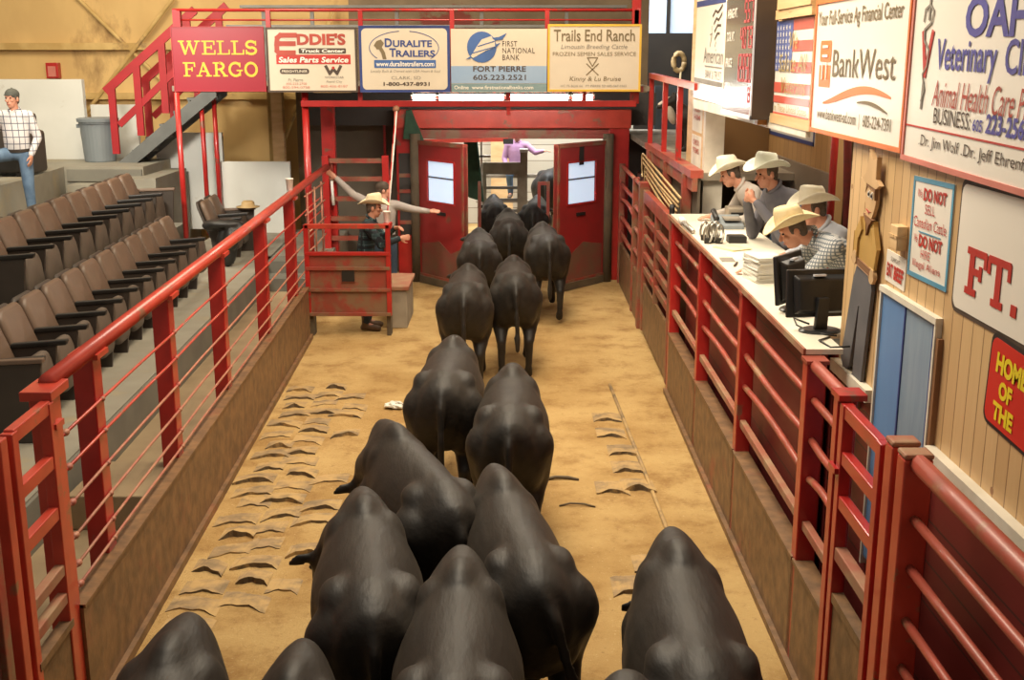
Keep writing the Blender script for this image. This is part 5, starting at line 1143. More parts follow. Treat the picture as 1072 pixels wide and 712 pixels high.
# ------------------------------------------------------------------ tyre mats and litter on the ring floor
def tread(mb, x, y, w, l, h, skew=0.0):
    n = 8; top = []; 
    for j in range(2):
        for i in range(n+1):
            u = i/n*2-1
            yy = y + (0 if j else -l) - (.05+.12*abs(skew))*u*u + skew*u + (.012*math.sin(7*u+40*x+9*y) if not j else 0)
            top.append((x+u*w/2, yy, (h if j == 0 else -.004)*(1-.8*u*u+.18*math.sin(5*u+30*y))+.002))
    bot = [(p[0], p[1], -.01) for p in top]
    # front edge is thick and near, rear edge sinks into the dust
    vt = [mb.bm.verts.new(p) for p in top]; vb = [mb.bm.verts.new(p) for p in bot]; m1 = n+1
    for i in range(n):
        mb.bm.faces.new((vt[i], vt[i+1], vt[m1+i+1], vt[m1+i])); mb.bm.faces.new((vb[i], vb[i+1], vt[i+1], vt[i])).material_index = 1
t = thing('tire_tread_mat', 'dusty mat of overlapping tyre treads along the left kickboard', 'mat', (-2.0, 9.5, 0))
for k in range(19):
    y = 6.75+.30*k
    for j in range(3):
        if j == 2 and (k in (0, 1, 3, 5, 8, 10, 11) or random.random() < .2): continue
        if j == 1 and k in (0,): continue
        x = LX(y)+.27+.285*j+random.uniform(-.06, .05)
        mb = MB(); tread(mb, x, y+.12*(j % 2)+random.uniform(-.04, .04), .30+random.uniform(-.08, .05), .22, .024+random.choice((-.016, -.010, 0, .004, .012, .020))+random.uniform(-.003, .003), random.uniform(-.05, .05))
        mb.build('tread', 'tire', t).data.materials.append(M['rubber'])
t = thing('tire_tread_mat', 'half buried strip of tyre treads along the right kickboard', 'mat', (1.1, 8.5, 0))
for k, (x, y) in enumerate(((1.06, 9.3), (.84, 9.25), (1.02, 9.75), (1.02, 10.2), (1.0, 7.35), (1.0, 7.75), (.82, 7.4), (1.12, 5.75), (1.05, 6.5), (1.08, 7.0), (.95, 11.2), (.95, 10.7), (1.10, 6.1))):
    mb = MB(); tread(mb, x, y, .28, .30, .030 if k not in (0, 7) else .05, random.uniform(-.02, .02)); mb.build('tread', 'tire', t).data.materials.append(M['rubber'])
MB().tube([(1.24, 5.6, .004), (1.20, 7.5, .008), (1.16, 9.3, .008), (1.08, 12.2, .004)], .018, 6).build('edge_cord', 'tire', t, smooth=True)
for i, (x, y, a, lb) in enumerate(((.42, 9.25, 3, 'dark bent strip of rubber on the sawdust right of the cattle'), (.52, 8.65, 0, 'thin dark sliver of rubber on the sawdust right of the cattle'), (-1.12, 10.2, 70, 'short dark rubber scrap on the sawdust left of the cattle'))):
    m = Matrix.Translation((x, y, 0)) @ RZ(a)
    tag(MB().tube([m @ V((-.14, 0, .005)), m @ V((-.05, .015, .022)), m @ V((.06, .01, .018)), m @ V((.15, -.02, .004))], .014 if i != 1 else .008, 6).build('rubber_scrap', 'mud_post', smooth=True, M_=m), lb, 'scrap')
mb = MB(); rr = random.Random(3)
for k in range(9):
    x, y = -1.21+rr.uniform(-.11, .11), 11.35+rr.uniform(-.07, .07); a = rr.uniform(0, PI); z = .01+rr.uniform(0, .02)
    d = V((math.cos(a), math.sin(a), 0))*.05; e = V((-d.y, d.x, .02))*.6
    p = V((x, y, z)); mb.hexa([p-d-e, p+d-e, p+d+e, p-d+e], [p-d-e+V((0, 0, .006)), p+d-e+V((0, 0, .02)), p+d+e+V((0, 0, .006)), p-d+e+V((0, 0, .016))])
tag(mb.build('torn_paper', 'paper', M_=Matrix.Translation((-1.21, 11.35, 0))), 'torn scrap of white paper on the sawdust left of the cattle', 'paper')

# ------------------------------------------------------------------ pen beyond the doors
g = thing('livestock_gate', 'weathered grey barred panel standing in the pen beyond the doors', 'gate', (-.2, 21, 0))
for x in (-.50, .13): MB().box(x-.035, x+.035, 20.96, 21.04, 0, 1.68).build('stile', 'pen_wood', g)
MB().box(-.50, .13, 20.97, 21.03, 1.46, 1.68).build('top_board', 'pen_wood', g)
for z in (.55, .80, 1.0, 1.22): MB().box(-.50, .13, 20.98, 21.02, z-.025, z+.025).build('rail', 'galv', g)
p = thing('pen_post', 'grey wooden post with a white cap beside the barred panel', 'post', (.22, 21, 0))
MB().box(.15, .28, 20.95, 21.08, 0, 1.86).build('post', 'pen_wood', p); MB().box(.14, .29, 20.94, 21.09, 1.86, 1.92).build('cap', 'foam', p)
s = thing('green_coat', 'dark green coat hanging on a white peg frame beyond the left door', 'coat', (-.72, 20.6, 1.5))
MB().hexa([(-.80, 20.55, 1.1), (-.50, 20.55, 1.0), (-.50, 20.68, 1.0), (-.80, 20.68, 1.1)], [(-.86, 20.55, 2.12), (-.62, 20.55, 2.16), (-.62, 20.66, 2.16), (-.86, 20.66, 2.12)]).build('cloth', 'green_cloth', s, bevel=.03)
MB().box(-.56, -.53, 20.6, 20.64, 0, 2.1).box(-.70, -.38, 20.6, 20.64, 1.80, 1.84).build('peg_frame', 'foam', s)
tag(MB().box(-.45, .02, 24.6, 24.7, 0, 2.35).build('tan_sheet', 'pine_h', M_=Matrix.Translation((-.2, 24.6, 0))), 'tan plywood sheet standing against the pen wall', 'board')
# ------------------------------------------------------------------ cattle
def cow(label, rx, ry, yaw, scale=1.0, head=(0.0, 0.0, 1.02), stride=(.12, -.10, -.12, .12), width=1.0, tail=0.0, seed=0):
    rg = random.Random(seed)
    W = Matrix.Translation((rx, ry, 0)) @ RZ(yaw) @ Matrix.Diagonal((scale, scale, scale, 1)) @ Matrix.Translation((0, .80, 0))
    Wn = Matrix.Translation(W.translation.copy()*1.0) @ RZ(yaw); Wn.translation.z = 0
    mb = MB()
    prof = [(-.80, 1.14, .86, .11), (-.76, 1.195, .76, .175), (-.66, 1.235, .64, .225), (-.52, 1.255, .60, .250), (-.38, 1.248, .58, .248), (-.22, 1.240, .54, .272), (-.04, 1.235, .49, .300),
            (.14, 1.235, .47, .300), (.32, 1.243, .47, .268), (.46, 1.262, .49, .240), (.58, 1.262, .55, .205), (.70, 1.245, .62, .165), (.82, 1.21, .72, .12)]
    rings = []
    for y, zt, zb, hw in prof:
        zc, hh = (zt+zb)/2, (zt-zb)/2; r = []
        for k in range(24):
            a = 2*PI*k/24; c, s = math.cos(a), math.sin(a)
            x = hw*width*math.copysign(abs(c)**.88, c); z = hh*math.copysign(abs(s)**.92, s)
            if z > 0: x *= 1-.20*(z/hh)**2
            r.append(W @ V((x, y, zc+z)))
        rings.append(r)
    mb.loft(rings)
    rot = RZ(yaw)
    for sx in (-1, 1):
        k = width*scale
        mb.ell(W @ V((sx*.155*width, -.44, 1.135)), (.095*k, .15*k, .085*k), rot); mb.ell(W @ V((sx*.075, -.71, 1.08)), (.065*k, .09*k, .09*k), rot)
        mb.ell(W @ V((sx*.140*width, -.56, .88)), (.130*k, .20*k, .27*k), rot); mb.ell(W @ V((sx*.130*width, .40, .98)), (.105*k, .20*k, .23*k), rot @ RX(12))
    mb.ell(W @ V((0, .43, 1.19)), (.085*scale, .20*scale, .10*scale), rot)
    hx, hy, hz = head[0], .98+head[1], head[2]
    p0 = V((0, .52, 1.00)); p1 = V((hx*.45, .78, .5*(1.06+hz))); p2 = V((hx, hy, hz))
    def cp(a, b, r0, r1): mb.cap(W @ V(a), W @ V(b), r0*scale, r1*scale, 12)
    cp(p0, p1, .215, .165); cp(p1, p2, .165, .115)
    hd = V((hx*.5, .62, -.62 if hz > .9 else -.8)).normalized()
    m1 = p2+hd*.20; m2 = p2+hd*.40
    cp(p2, m1, .112, .095); cp(m1, m2, .092, .068)
    for sx in (-1, 1):
        e = p2+V((sx*.17, -.02, .035)); mb.ell(W @ e, (.095*scale, .022*scale, .045*scale), RZ(yaw) @ RY(-sx*-14))
    for i, (sx, yy) in enumerate(((-1, .42), (1, .42))):
        st = stride[i]; q = lambda x, y, z: V((sx*x, y+st*max(0, (1-z/.8)), z+(.04 if st > .05 and z < .2 else 0)))
        cp(q(.15, yy, .84), q(.165, yy-.02, .62), .125, .088); cp(q(.165, yy-.02, .62), q(.16, yy+.02, .36), .085, .054); cp(q(.16, yy+.02, .36), q(.16, yy+.01, .12), .050, .040)
        cp(q(.16, yy+.01, .12), q(.16, yy+.05, .045), .048, .056)
    for i, sx in enumerate((-1, 1)):
        st = stride[2+i]; q = lambda x, y, z: V((sx*x, y+st*max(0, (1-z/.85)), z+(.05 if st < -.05 and z < .2 else 0)))
        cp(q(.14, -.54, .95), q(.17, -.42, .68), .19, .125); cp(q(.17, -.42, .68), q(.16, -.66, .46), .115, .060); cp(q(.16, -.66, .46), q(.155, -.62, .12), .055, .042)
        cp(q(.155, -.62, .12), q(.155, -.57, .045), .048, .056)
    tp = [(0, -.77, 1.15), (tail*.2, -.85, 1.05), (tail*.5, -.88, .80), (tail*.9, -.87, .55)]
    for a, b in zip(tp, tp[1:]): cp(a, b, .034, .030)
    cp(tp[-1], (tail, -.87, .40), .045, .03)
    r = thing('cow', label, 'cow', mtx=Wn)
    body = remesh_build(mb, 'body', 'hide', r, voxel=.022*scale, smooth=9)
    for sx in (-1, 1):
        c = W @ (p2+hd*.12+V((sx*.098, .02, .03)))
        MB().ell(c, (.017*scale,)*3, seg=10, rings=7).build('eye', 'eye', r, smooth=True)
    return r
H = lambda x, z, y=0: (x, y, z)
cow('black cow nearest the left kickboard, cut by the bottom of the picture', -1.27, 2.88, 4, 1.0, H(-.04, .74, -.06), (.1, -.1, -.1, .1), seed=1)
cow('black cow at the bottom edge between the lone left cow and the broad backed one', -.80, 2.88, 3, .94, H(-.20, .70, -.2), (-.1, .1, .1, -.1), seed=2)
cow('black cow with head turned left, ahead of the bottom pair', -.60, 4.52, 9, .97, H(-.20, .72, -.12), (.12, -.05, -.12, .1), seed=3)
cow('broad backed black cow at bottom centre', -.22, 3.66, 1, .98, H(.02, .66, -.16), (-.1, .12, .12, -.12), seed=4)
cow('black cow angled across the herd towards the left', -.28, 5.68, 21, 1.0, H(-.08, .70, -.1), (.14, -.1, -.1, .14), width=.88, seed=5)
cow('black cow swinging its tail right of the angled one', .14, 4.75, 9, 1.0, H(-.02, .68, -.12), (.1, -.12, -.14, .1), width=.90, tail=.22, seed=6)
cow('lone black cow on the right side of the ring', .75, 3.80, -2, 1.0, H(.0, .70, -.1), (-.1, .12, .12, -.1), width=.95, seed=7)
cow('black cow barely showing its head at the bottom edge right of centre', .32, 2.22, -4, .97, H(.0, 1.16), (.1, -.1, -.1, .1), seed=8)
cow('black cow behind the angled one, left of the pair in mid ring', -.52, 8.05, -1, .98, H(-.03, .70, -.1), (.14, -.12, -.14, .1), seed=9)
cow('black cow in mid ring, right one of the pair', -.02, 7.25, -1, .96, H(.03, .68, -.1), (-.1, .1, .1, -.1), seed=10)
cow('black cow beside the one seen straight from behind, to its left', -.50, 11.6, 0, .98, H(-.04, 1.0), (.1, -.1, -.1, .1), seed=11)
cow('black cow seen straight from behind with both hind legs clear', .04, 12.25, 1, .97, H(.0, .95), (.1, -.1, -.05, .05), tail=.02, seed=12)
cow('black cow on the right of the bunch nearing the doors, hind legs clear', .50, 15.05, 3, .98, H(.03, .95), (-.1, .1, .05, -.06), seed=13)
cow('black cow on the left of the bunch nearing the doors', -.42, 14.65, 2, .96, H(-.04, 1.0), (.1, -.1, -.1, .1), seed=14)
cow('black cow in the middle of the bunch, just inside the doors', -.04, 16.6, 1, .98, H(.0, 1.0), (-.1, .1, .1, -.1), width=.95, seed=15)
cow('black cow passing the left door edge into the pen', -.26, 18.85, 3, .95, H(-.05, .95), (.1, -.1, -.1, .1), width=.9, seed=16)
cow('black cow already through the doorway on the right', .34, 18.75, -5, .95, H(.02, .9), (-.1, .1, .1, -.1), width=.9, seed=17)
cow('large dark cow standing in the pen behind the right door', .66, 21.4, -14, 1.2, H(.1, 1.1), (.05, -.05, -.05, .05), seed=18)

# ------------------------------------------------------------------ people
DEF = dict(pelvis=(0, 0, .96), waist=(0, .01, 1.10), chest=(0, .0, 1.32), neck=(0, .0, 1.49), head=(0, .03, 1.63),
           sL=(-.185, 0, 1.42), sR=(.185, 0, 1.42), eL=(-.25, -.02, 1.14), eR=(.25, -.02, 1.14), wL=(-.26, .08, .90), wR=(.26, .08, .90),
           hL=(-.09, 0, .93), hR=(.09, 0, .93), kL=(-.11, .03, .50), kR=(.11, .03, .50), aL=(-.11, -.01, .09), aR=(.11, -.01, .09),
           tL=(-.13, .16, .035), tR=(.13, .16, .035), dL=(0, .2, -1), dR=(0, .2, -1), nL=(1, 0, 0), nR=(-1, 0, 0), curl=.35)
def hat_mesh(hm, brim=1.0, curl=.075, tall=.125, dip=.02, crease=True):
    bm = bmesh.new(); n = 36; rings = []
    def ring(fn): rings.append([bm.verts.new(hm @ V(fn(2*PI*k/n))) for k in range(n)])
    a0, b0 = .086, .108
    for t in (1.0, .82, .62, .42, .22, .06):
        def f(th, t=t):
            c, s = math.cos(th), math.sin(th)
            x = (a0+(.165*brim-a0+.02)*t)*c; y = (b0+(.21*brim-b0)*t)*s
            z = curl*abs(c)**2.5*t**1.6 - dip*abs(s)**3*t
            return (x*(1-.16*abs(c)**3*t), y, z)
        ring(f)
    for z, q in ((.012, 1.0), (tall*.45, .95), (tall*.8, .88), (tall*.97, .78), (tall*1.0, .62)):
        def f(th, z=z, q=q):
            c, s = math.cos(th), math.sin(th)
            zz = z + (.012*s if z > .05 else 0)
            return (a0*q*c, b0*q*s*(1.0 if z < .08 else .97), zz)
        ring(f)
    for q, dz in ((.40, .018), (.18, .032)):
        def f(th, q=q, dz=dz):
            return (a0*q*math.cos(th), b0*(q+.25)*math.sin(th)*.9, tall-(dz if crease else dz*.3)+.012*math.sin(th))
        ring(f)
    for a, b in zip(rings, rings[1:]):
        for k in range(n): bm.faces.new((a[k], a[(k+1) % n], b[(k+1) % n], b[k]))
    bm.faces.new(rings[-1])
    bmesh.ops.recalc_face_normals(bm, faces=bm.faces)
    bmesh.ops.solidify(bm, geom=bm.faces[:], thickness=.005)
    mb = MB(); mb.bm.free(); mb.bm = bm
    return mb
def person(label, loc, rz, J=None, hy=0.0, hp=0.0, hroll=0.0, shirt='shirt_grey', trousers='jean', hat='hat_cream', hatkind='cowboy', hatkw=None, belly=0.0, hair='hair', boots='boot', tall=0.0):
    W = Matrix.Translation(loc) @ RZ(rz)
    j = dict(DEF); j.update(J or {})
    for k in ('pelvis', 'waist', 'chest', 'neck', 'head', 'sL', 'sR', 'eL', 'eR', 'wL', 'wR', 'hL', 'hR'):
        q = tall if k[0] not in 'ewh' or k in ('head', 'hL', 'hR') else (tall if abs(j[k][2]-1.155) > .06 else 0)
        j[k] = (j[k][0], j[k][1], j[k][2]+q)
    P = {k: (W @ V(v) if k[0] not in 'dn' or k == 'neck' else (W.to_3x3() @ V(v)).normalized()) for k, v in j.items() if k != 'curl'}
    r = thing('person', label, 'person', mtx=W)
    R3 = W.to_3x3()
    hm = Matrix.Translation(P['head']) @ RZ(rz) @ RZ(hy) @ RX(hp) @ RY(hroll)
    right_t = (P['sR']-P['sL']).normalized(); right_b = (P['hR']-P['hL']).normalized()
    def torso(mb, g, lo=0.0, up=1.0):
        sp = [(P['pelvis']+(P['pelvis']-P['waist'])*.45, .155, .115), (P['pelvis'], .168, .122), (P['waist'], .160+.3*belly, .115+belly), (P['waist'].lerp(P['chest'], .5), .172+.15*belly, .118+.6*belly),
              (P['chest'], .188, .120), (P['chest'].lerp(P['neck'], .45), .188, .108), (P['chest'].lerp(P['neck'], .75), .150, .085), (P['chest'].lerp(P['neck'], .98), .075, .066)]
        n = 20; rings = []
        for i, (c, hw, hd) in enumerate(sp):
            if not (lo <= i/7 <= up): continue
            ax = (sp[min(i+1, 7)][0]-sp[max(i-1, 0)][0]).normalized()
            rt = right_b.lerp(right_t, min(1, i/4)); rt = (rt-ax*rt.dot(ax)).normalized(); fw = ax.cross(rt)
            rings.append([c + rt*(hw*g)*math.cos(2*PI*k/n) + fw*(hd*g)*math.sin(2*PI*k/n) for k in range(n)])
        mb.loft(rings)
    # --- one continuous body
    mb = MB(); torso(mb, .90)
    mb.cap(P['chest'].lerp(P['neck'], .8), hm @ V((0, -.01, -.03)), .058, .054, 14)
    rot = hm.to_3x3().to_4x4()
    mb.ell(hm @ V((0, -.008, .035)), (.074, .094, .092), rot, 18, 12); mb.ell(hm @ V((0, .022, -.045)), (.056, .066, .070), rot, 16, 10)
    mb.ell(hm @ V((0, .045, -.088)), (.030, .034, .024), rot); mb.cap(hm @ V((0, .082, .020)), hm @ V((0, .108, -.022)), .009, .014)
    mb.ell(hm @ V((0, .075, .042)), (.050, .018, .012), rot); mb.ell(hm @ V((0, .083, -.058)), (.024, .012, .009), rot)
    for s in (-1, 1):
        mb.ell(hm @ V((s*.077, -.008, .0)), (.011, .022, .034), rot); mb.ell(hm @ V((s*.040, .066, -.012)), (.022, .018, .018), rot)
    for S, s in (('L', -1), ('R', 1)):
        mb.cap(P['s'+S], P['e'+S], .048, .040); mb.cap(P['e'+S], P['w'+S], .040, .027)
        mb.cap(P['h'+S], P['k'+S], .080, .056); mb.cap(P['k'+S], P['a'+S], .054, .036); mb.cap(P['a'+S], P['t'+S], .034, .026)
        d = P['d'+S]; nn = P['n'+S]; a = d.cross(nn).normalized(); nn = a.cross(d).normalized(); w = P['w'+S]
        q = Matrix((a, d, nn)).transposed().to_4x4()
        mb.ell(w+d*.052, (.041, .056, .018), q, 14, 10); mb.cap(w, w+d*.03, .027, .026)
        cl = j['curl']
        for i, L in ((-1.5, .055), (-.5, .068), (.5, .074), (1.5, .064)):
            b = w+d*.088+a*(i*.0205); d1 = (d+nn*cl+a*i*.03).normalized(); d2 = (d+nn*cl*2.6).normalized()
            mb.cap(b, b+d1*L*.55, .0105, .0098, 8); mb.cap(b+d1*L*.55, b+d1*L*.55+d2*L*.5, .0098, .0085, 8)
        th = a*(1 if (R3 @ V((0, 1, 0))).dot(a) >= 0 else -1)
        b = w+d*.030+th*.030; mb.cap(b, b+(d*.7+th*.7+nn*.2).normalized()*.045, .013, .011, 8); b2 = b+(d*.7+th*.7+nn*.2).normalized()*.045
        mb.cap(b2, b2+(d*.95+th*.25+nn*.4).normalized()*.032, .011, .009, 8)
    remesh_build(mb, 'body', 'skin', r, voxel=.0072, smooth=2)
    for s in (-1, 1):
        MB().ell(hm @ V((s*.032, .079, .020)), (.012, .009, .008), rot, 10, 7).build('eye', 'eye', r, smooth=True)
    MB().ell(hm @ V((0, .090, -.058)), (.024, .008, .004), rot, 10, 6).build('mouth', 'brick_ink', r, smooth=True)
    if hair:
        mb = MB(); mb.ell(hm @ V((0, -.022, .045)), (.080, .088, .088), rot, 18, 12); mb.ell(hm @ V((0, -.055, -.015)), (.066, .046, .060), rot)
        for s in (-1, 1): mb.ell(hm @ V((s*.072, .018, .028)), (.010, .016, .036), rot)
        remesh_build(mb, 'hair', hair, r, voxel=.009, smooth=2)
    # --- clothes
    mb = MB(); torso(mb, 1.0, 0.0, 1.0)
    for S in 'LR':
        top = P['chest'].lerp(P['neck'], .55)
        mb.cap(top.lerp(P['s'+S], .55), P['s'+S], .085, .072, 12); mb.cap(P['s'+S], P['e'+S], .070, .056, 12); mb.cap(P['e'+S], P['w'+S].lerp(P['e'+S], .04), .056, .040, 12)
    sh = remesh_build(mb, 'shirt', shirt, r, voxel=.013, smooth=4)
    mb = MB(); c = P['chest'].lerp(P['neck'], .98); ax = (P['neck']-P['chest']).normalized(); fw = (R3 @ V((0, 1, 0))); fw = (fw-ax*fw.dot(ax)).normalized(); rt = fw.cross(ax)
    mb.tube([c+rt*.068*math.cos(t)+fw*.066*math.sin(t)+ax*(.012-.02*math.sin(t)) for t in [PI/2+.25+k*(2*PI-.5)/16 for k in range(17)]], .017, 8)
    mb.build('collar', shirt, sh, smooth=True)
    mb = MB(); torso(mb, 1.03, 0.0, .16)
    for S in 'LR': mb.cap(P['h'+S], P['k'+S], .098, .074, 12); mb.cap(P['k'+S], P['a'+S].lerp(P['k'+S], .08), .072, .056, 12)
    mb.ell(P['pelvis'].lerp(P['hL'].lerp(P['hR'], .5), .8), (.15, .12, .10), R3.to_4x4())
    remesh_build(mb, 'trousers', trousers, r, voxel=.014, smooth=4)
    mb = MB(); ax = (P['waist']-P['pelvis']).normalized(); c = P['pelvis']+ax*.02; rt = (right_b-ax*right_b.dot(ax)).normalized(); fw = ax.cross(rt)
    g = 1.06; rr = [[c+ax*dz+rt*.170*gg*math.cos(2*PI*k/24)+fw*(.124+belly*.3)*gg*math.sin(2*PI*k/24) for k in range(24)] for dz, gg in ((-.02, g), (.02, g))]
    mb.loft(rr).build('belt', 'belt', r, smooth=False)
    for S in 'LR':
        mb = MB(); a, t = P['a'+S], P['t'+S]; d = (t-a); d.z = 0; d.normalize()
        mb.cap(a+V((0, 0, .10)), a, .056, .050, 12); mb.cap(a-V((0, 0, .03))-d*.02, t, .046, .042, 12); mb.cap(a-d*.04-V((0, 0, .05)), a-d*.02-V((0, 0, .04)), .036, .036, 10)
        remesh_build(mb, 'boot', boots, r, voxel=.012, smooth=3)
    # --- hat
    if hatkind == 'cowboy':
        m = hm @ Matrix.Translation((0, -.006, .068)) @ RX(4)
        hb = hat_mesh(m, **(hatkw or {})).build('hat', hat, r, smooth=True)
        mb = MB(); mb.loft([[m @ V((.0885*q*math.cos(2*PI*k/28), .1105*q*math.sin(2*PI*k/28), z)) for k in range(28)] for q, z in ((1.0, .010), (.985, .032))])
        mb.build('hat_band', 'tan_stick', hb)
    elif hatkind == 'cap':
        mb = MB(); mb.ell(hm @ V((0, -.012, .062)), (.086, .104, .082), rot, 20, 12)
        mb.loft([[hm @ V((x*q, y, z)) for x, y, z in ((-.07, .06, .058), (-.06, .13, .050), (0, .175, .046), (.06, .13, .050), (.07, .06, .058), (.06, .06, .068), (0, .06, .074), (-.06, .06, .068))] for q in (1.0, .96)])
        hb = remesh_build(mb, 'cap', hat, r, voxel=.008, smooth=2)
        MB().ell(hm @ V((0, -.012, .145)), (.010, .010, .007), rot, 8, 6).build('button', hat, hb, smooth=True)
    return r
person('man in an olive cap and white windowpane plaid shirt standing above the seats', (-6.52, 15.3, 1.36), 176,
       dict(hR=(.10, .02, .93), kR=(.20, .36, .90), aR=(.30, .16, .615), tR=(.33, .33, .56), eR=(.34, -.05, 1.17), wR=(.47, .08, 1.02), dR=(.6, .5, -.6), eL=(-.27, -.03, 1.14), wL=(-.22, .10, .92), dL=(.05, .2, -1)),
       hy=-8, shirt='plaid_white', trousers='jean', hat='cap', hatkind='cap', belly=.03)
person('man in a cream straw hat and dark green plaid shirt behind the steel shield', (-1.93, 14.92, 0), -90,
       dict(chest=(0, .05, 1.32), neck=(0, .09, 1.48), head=(0, .13, 1.61), sR=(.185, .07, 1.40), sL=(-.185, .06, 1.42), eR=(.26, .24, 1.17), wR=(.17, .47, 1.24), dR=(-.1, 1, .15), nR=(-1, .1, -.2), eL=(-.28, .22, 1.18), wL=(-.10, .38, 1.34), dL=(.5, .8, .2), nL=(.3, 0, -1), curl=.8),
       hp=-6, shirt='plaid_dark', trousers='jean_dark', hat='hat_cream')
person('man in a dark cap and dust grey shirt with both arms flung wide', (-1.88, 16.75, 0), 0,
       dict(sL=(-.185, 0, 1.45), sR=(.185, 0, 1.43), eL=(-.44, .02, 1.58), wL=(-.68, .03, 1.82), dL=(-.7, 0, .5), nL=(0, 1, 0), eR=(.42, .05, 1.36), wR=(.66, .06, 1.33), dR=(1, 0, .0), nR=(0, .6, -1), curl=.1),
       hy=-75, shirt='shirt_dust', trousers='jean_dark', hat='cap_brown', hatkind='cap')
person('man in a white hat and light grey shirt at the far end of the counter', (2.66, 11.40, .8), 90,
       dict(pelvis=(0, -.02, .96), waist=(0, .06, 1.08), chest=(0, .27, 1.27), neck=(0, .40, 1.41), head=(0, .50, 1.51), sL=(-.19, .30, 1.36), sR=(.19, .30, 1.36), eL=(-.30, .36, 1.18), wL=(-.12, .46, 1.155), dL=(.5, .8, -.08), nL=(0, 0, -1), eR=(.30, .42, 1.19), wR=(.20, .62, 1.155), dR=(-.2, 1, -.08), nR=(0, 0, -1), curl=.15),
       hp=-22, shirt='shirt_grey', hat='hat_white', belly=.03, tall=.08)
person('man in a pale mint hat and slate shirt with hands clasped at his chest', (2.49, 10.15, .8), 108,
       dict(chest=(0, .10, 1.32), waist=(0, .04, 1.10), neck=(0, .20, 1.49), head=(0, .28, 1.60), sL=(-.19, .12, 1.42), sR=(.19, .12, 1.42), eL=(-.30, .22, 1.16), wL=(-.08, .42, 1.38), dL=(.8, .4, .4), nL=(.2, -1, .2), eR=(.30, .22, 1.16), wR=(.08, .42, 1.38), dR=(-.8, .4, .4), nR=(-.2, -1, .2), curl=.9),
       hp=-8, shirt='shirt_slate', hat='hat_mint', tall=.12)
person('man in a white hat and pale blue shirt behind the check shirted man', (2.80, 9.05, .8), 92,
       dict(waist=(0, .05, 1.08), chest=(0, .22, 1.28), neck=(0, .33, 1.43), head=(0, .42, 1.54), sL=(-.19, .25, 1.37), sR=(.19, .25, 1.37), eL=(-.28, .34, 1.20), wL=(-.18, .54, 1.155), dL=(.2, 1, -.08), nL=(0, 0, -1), eR=(.28, .34, 1.20), wR=(.18, .56, 1.155), dR=(-.2, 1, -.08), nR=(0, 0, -1), curl=.2),
       hp=-12, shirt='shirt_blue', hat='hat_white', hatkw=dict(curl=.09))
person('man in a tan hat and check shirt bent over the counter beside the monitors', (2.72, 8.22, .8), 90,
       dict(pelvis=(0, -.03, .94), waist=(0, .08, 1.07), chest=(0, .36, 1.24), neck=(0, .55, 1.36), head=(0, .69, 1.40), sL=(-.19, .44, 1.32), sR=(.19, .46, 1.31), eL=(-.16, .64, 1.165), wL=(.16, .84, 1.155), dL=(.9, .4, -.06), nL=(0, 0, -1), eR=(.32, .60, 1.17), wR=(.34, .86, 1.155), dR=(.3, 1, -.06), nR=(0, 0, -1), curl=.2),
       hp=-24, shirt='check', hat='hat_tan', belly=.02, tall=.09)
person('person in a lilac shirt and jeans perched in the pen beyond the doors', (.10, 22.8, .80), 178,
       dict(pelvis=(0, 0, .62), waist=(0, 0, .76), chest=(0, .0, .96), neck=(0, 0, 1.13), head=(0, .03, 1.27), sL=(-.185, 0, 1.06), sR=(.185, 0, 1.06), eL=(-.36, .05, .92), wL=(-.52, .15, .96), dL=(-.8, .4, .1), nL=(0, 0, -1), eR=(.25, 0, .8), wR=(.2, .12, .62),
            hL=(-.09, 0, .58), hR=(.09, 0, .58), kL=(-.10, .30, .50), kR=(.14, .30, .50), aL=(-.10, .26, .12), aR=(.12, .24, .14), tL=(-.11, .42, .06), tR=(.14, .40, .08)),
       shirt='shirt_pink', hat='cap_brown', hatkind='cap')
b = thing('pen_bench', 'plank bench in the pen under the person in the lilac shirt', 'bench', (.1, 23.0, 0))
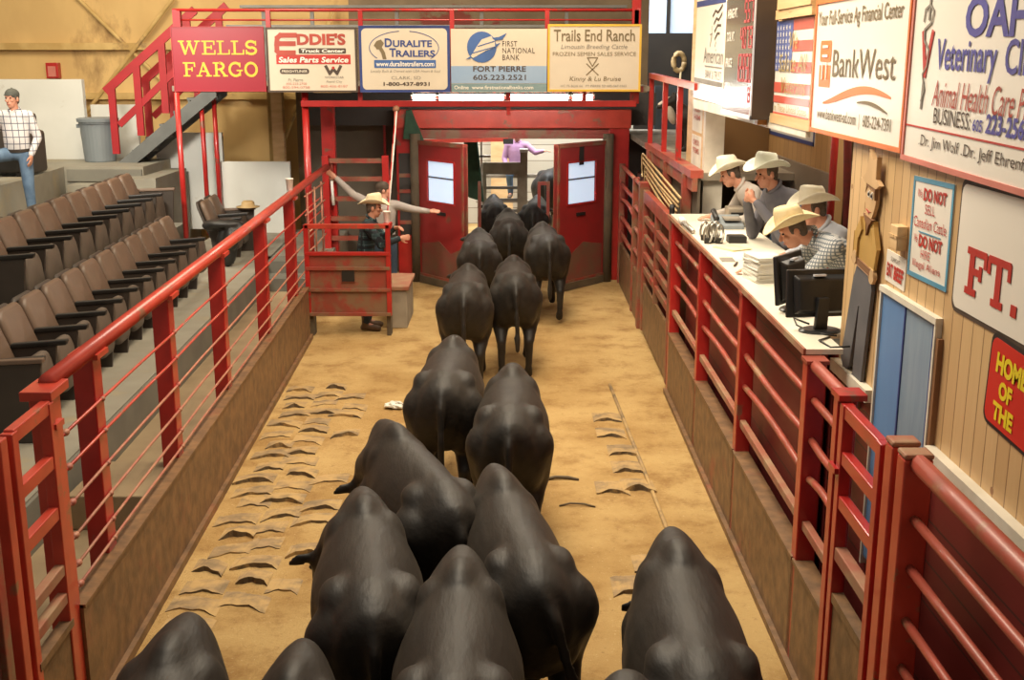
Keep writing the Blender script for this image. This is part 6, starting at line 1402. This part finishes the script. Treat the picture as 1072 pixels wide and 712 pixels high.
MB().box(-.7, .9, 22.75, 23.1, 1.22, 1.28).build('plank', 'pen_wood', b)
for x in (-.65, .85): MB().box(x-.04, x+.04, 22.85, 22.95, 0, 1.22).build('leg', 'pen_wood', b)
MB().box(-.7, .9, 22.35, 22.55, .78, .82).build('footboard', 'pen_wood', b)

# dog on the balcony
dm = Matrix.Translation((2.52, 15.6, 2.30)) @ RZ(100) @ Matrix.Diagonal((.88, .88, .88, 1))
mb = MB()
D = lambda x, y, z: dm @ V((x, y, z))
mb.cap(D(0, -.30, .48), D(0, .25, .50), .15, .165, 14); mb.cap(D(0, .25, .54), D(0, .42, .70), .12, .085, 12); mb.cap(D(0, .44, .74), D(0, .58, .70), .085, .05, 12); mb.cap(D(0, .56, .69), D(0, .66, .67), .042, .036, 10)
for s in (-1, 1):
    mb.ell(D(s*.065, .42, .83), (.03, .02, .055))
    mb.cap(D(s*.09, .24, .42), D(s*.09, .24, .22), .06, .04); mb.cap(D(s*.09, .24, .22), D(s*.09, .25, .03), .036, .03); mb.cap(D(s*.09, .25, .03), D(s*.09, .30, .03), .03, .03)
    mb.cap(D(s*.09, -.30, .42), D(s*.10, -.24, .26), .085, .05); mb.cap(D(s*.10, -.24, .26), D(s*.10, -.36, .16), .045, .034); mb.cap(D(s*.10, -.36, .16), D(s*.10, -.33, .03), .032, .028); mb.cap(D(s*.10, -.33, .03), D(s*.10, -.28, .03), .03, .03)
mb.cap(D(0, -.42, .50), D(0, -.62, .36), .035, .045)
d = thing('dog', 'black and white dog standing on the balcony behind the red posts', 'dog', mtx=dm)
remesh_build(mb, 'body', 'hide', d, voxel=.018, smooth=3)
mb = MB(); mb.ell(D(0, .47, .56), (.085, .06, .15), RZ(100) @ RX(-20)); mb.cap(D(0, .50, .80), D(0, .65, .70), .022, .028); remesh_build(mb, 'white_chest', 'hide_white', d, voxel=.014, smooth=2)
for s in (-1, 1): MB().ell(D(s*.05, .52, .765), (.012,)*3, seg=8, rings=6).build('eye', 'eye', d, smooth=True)
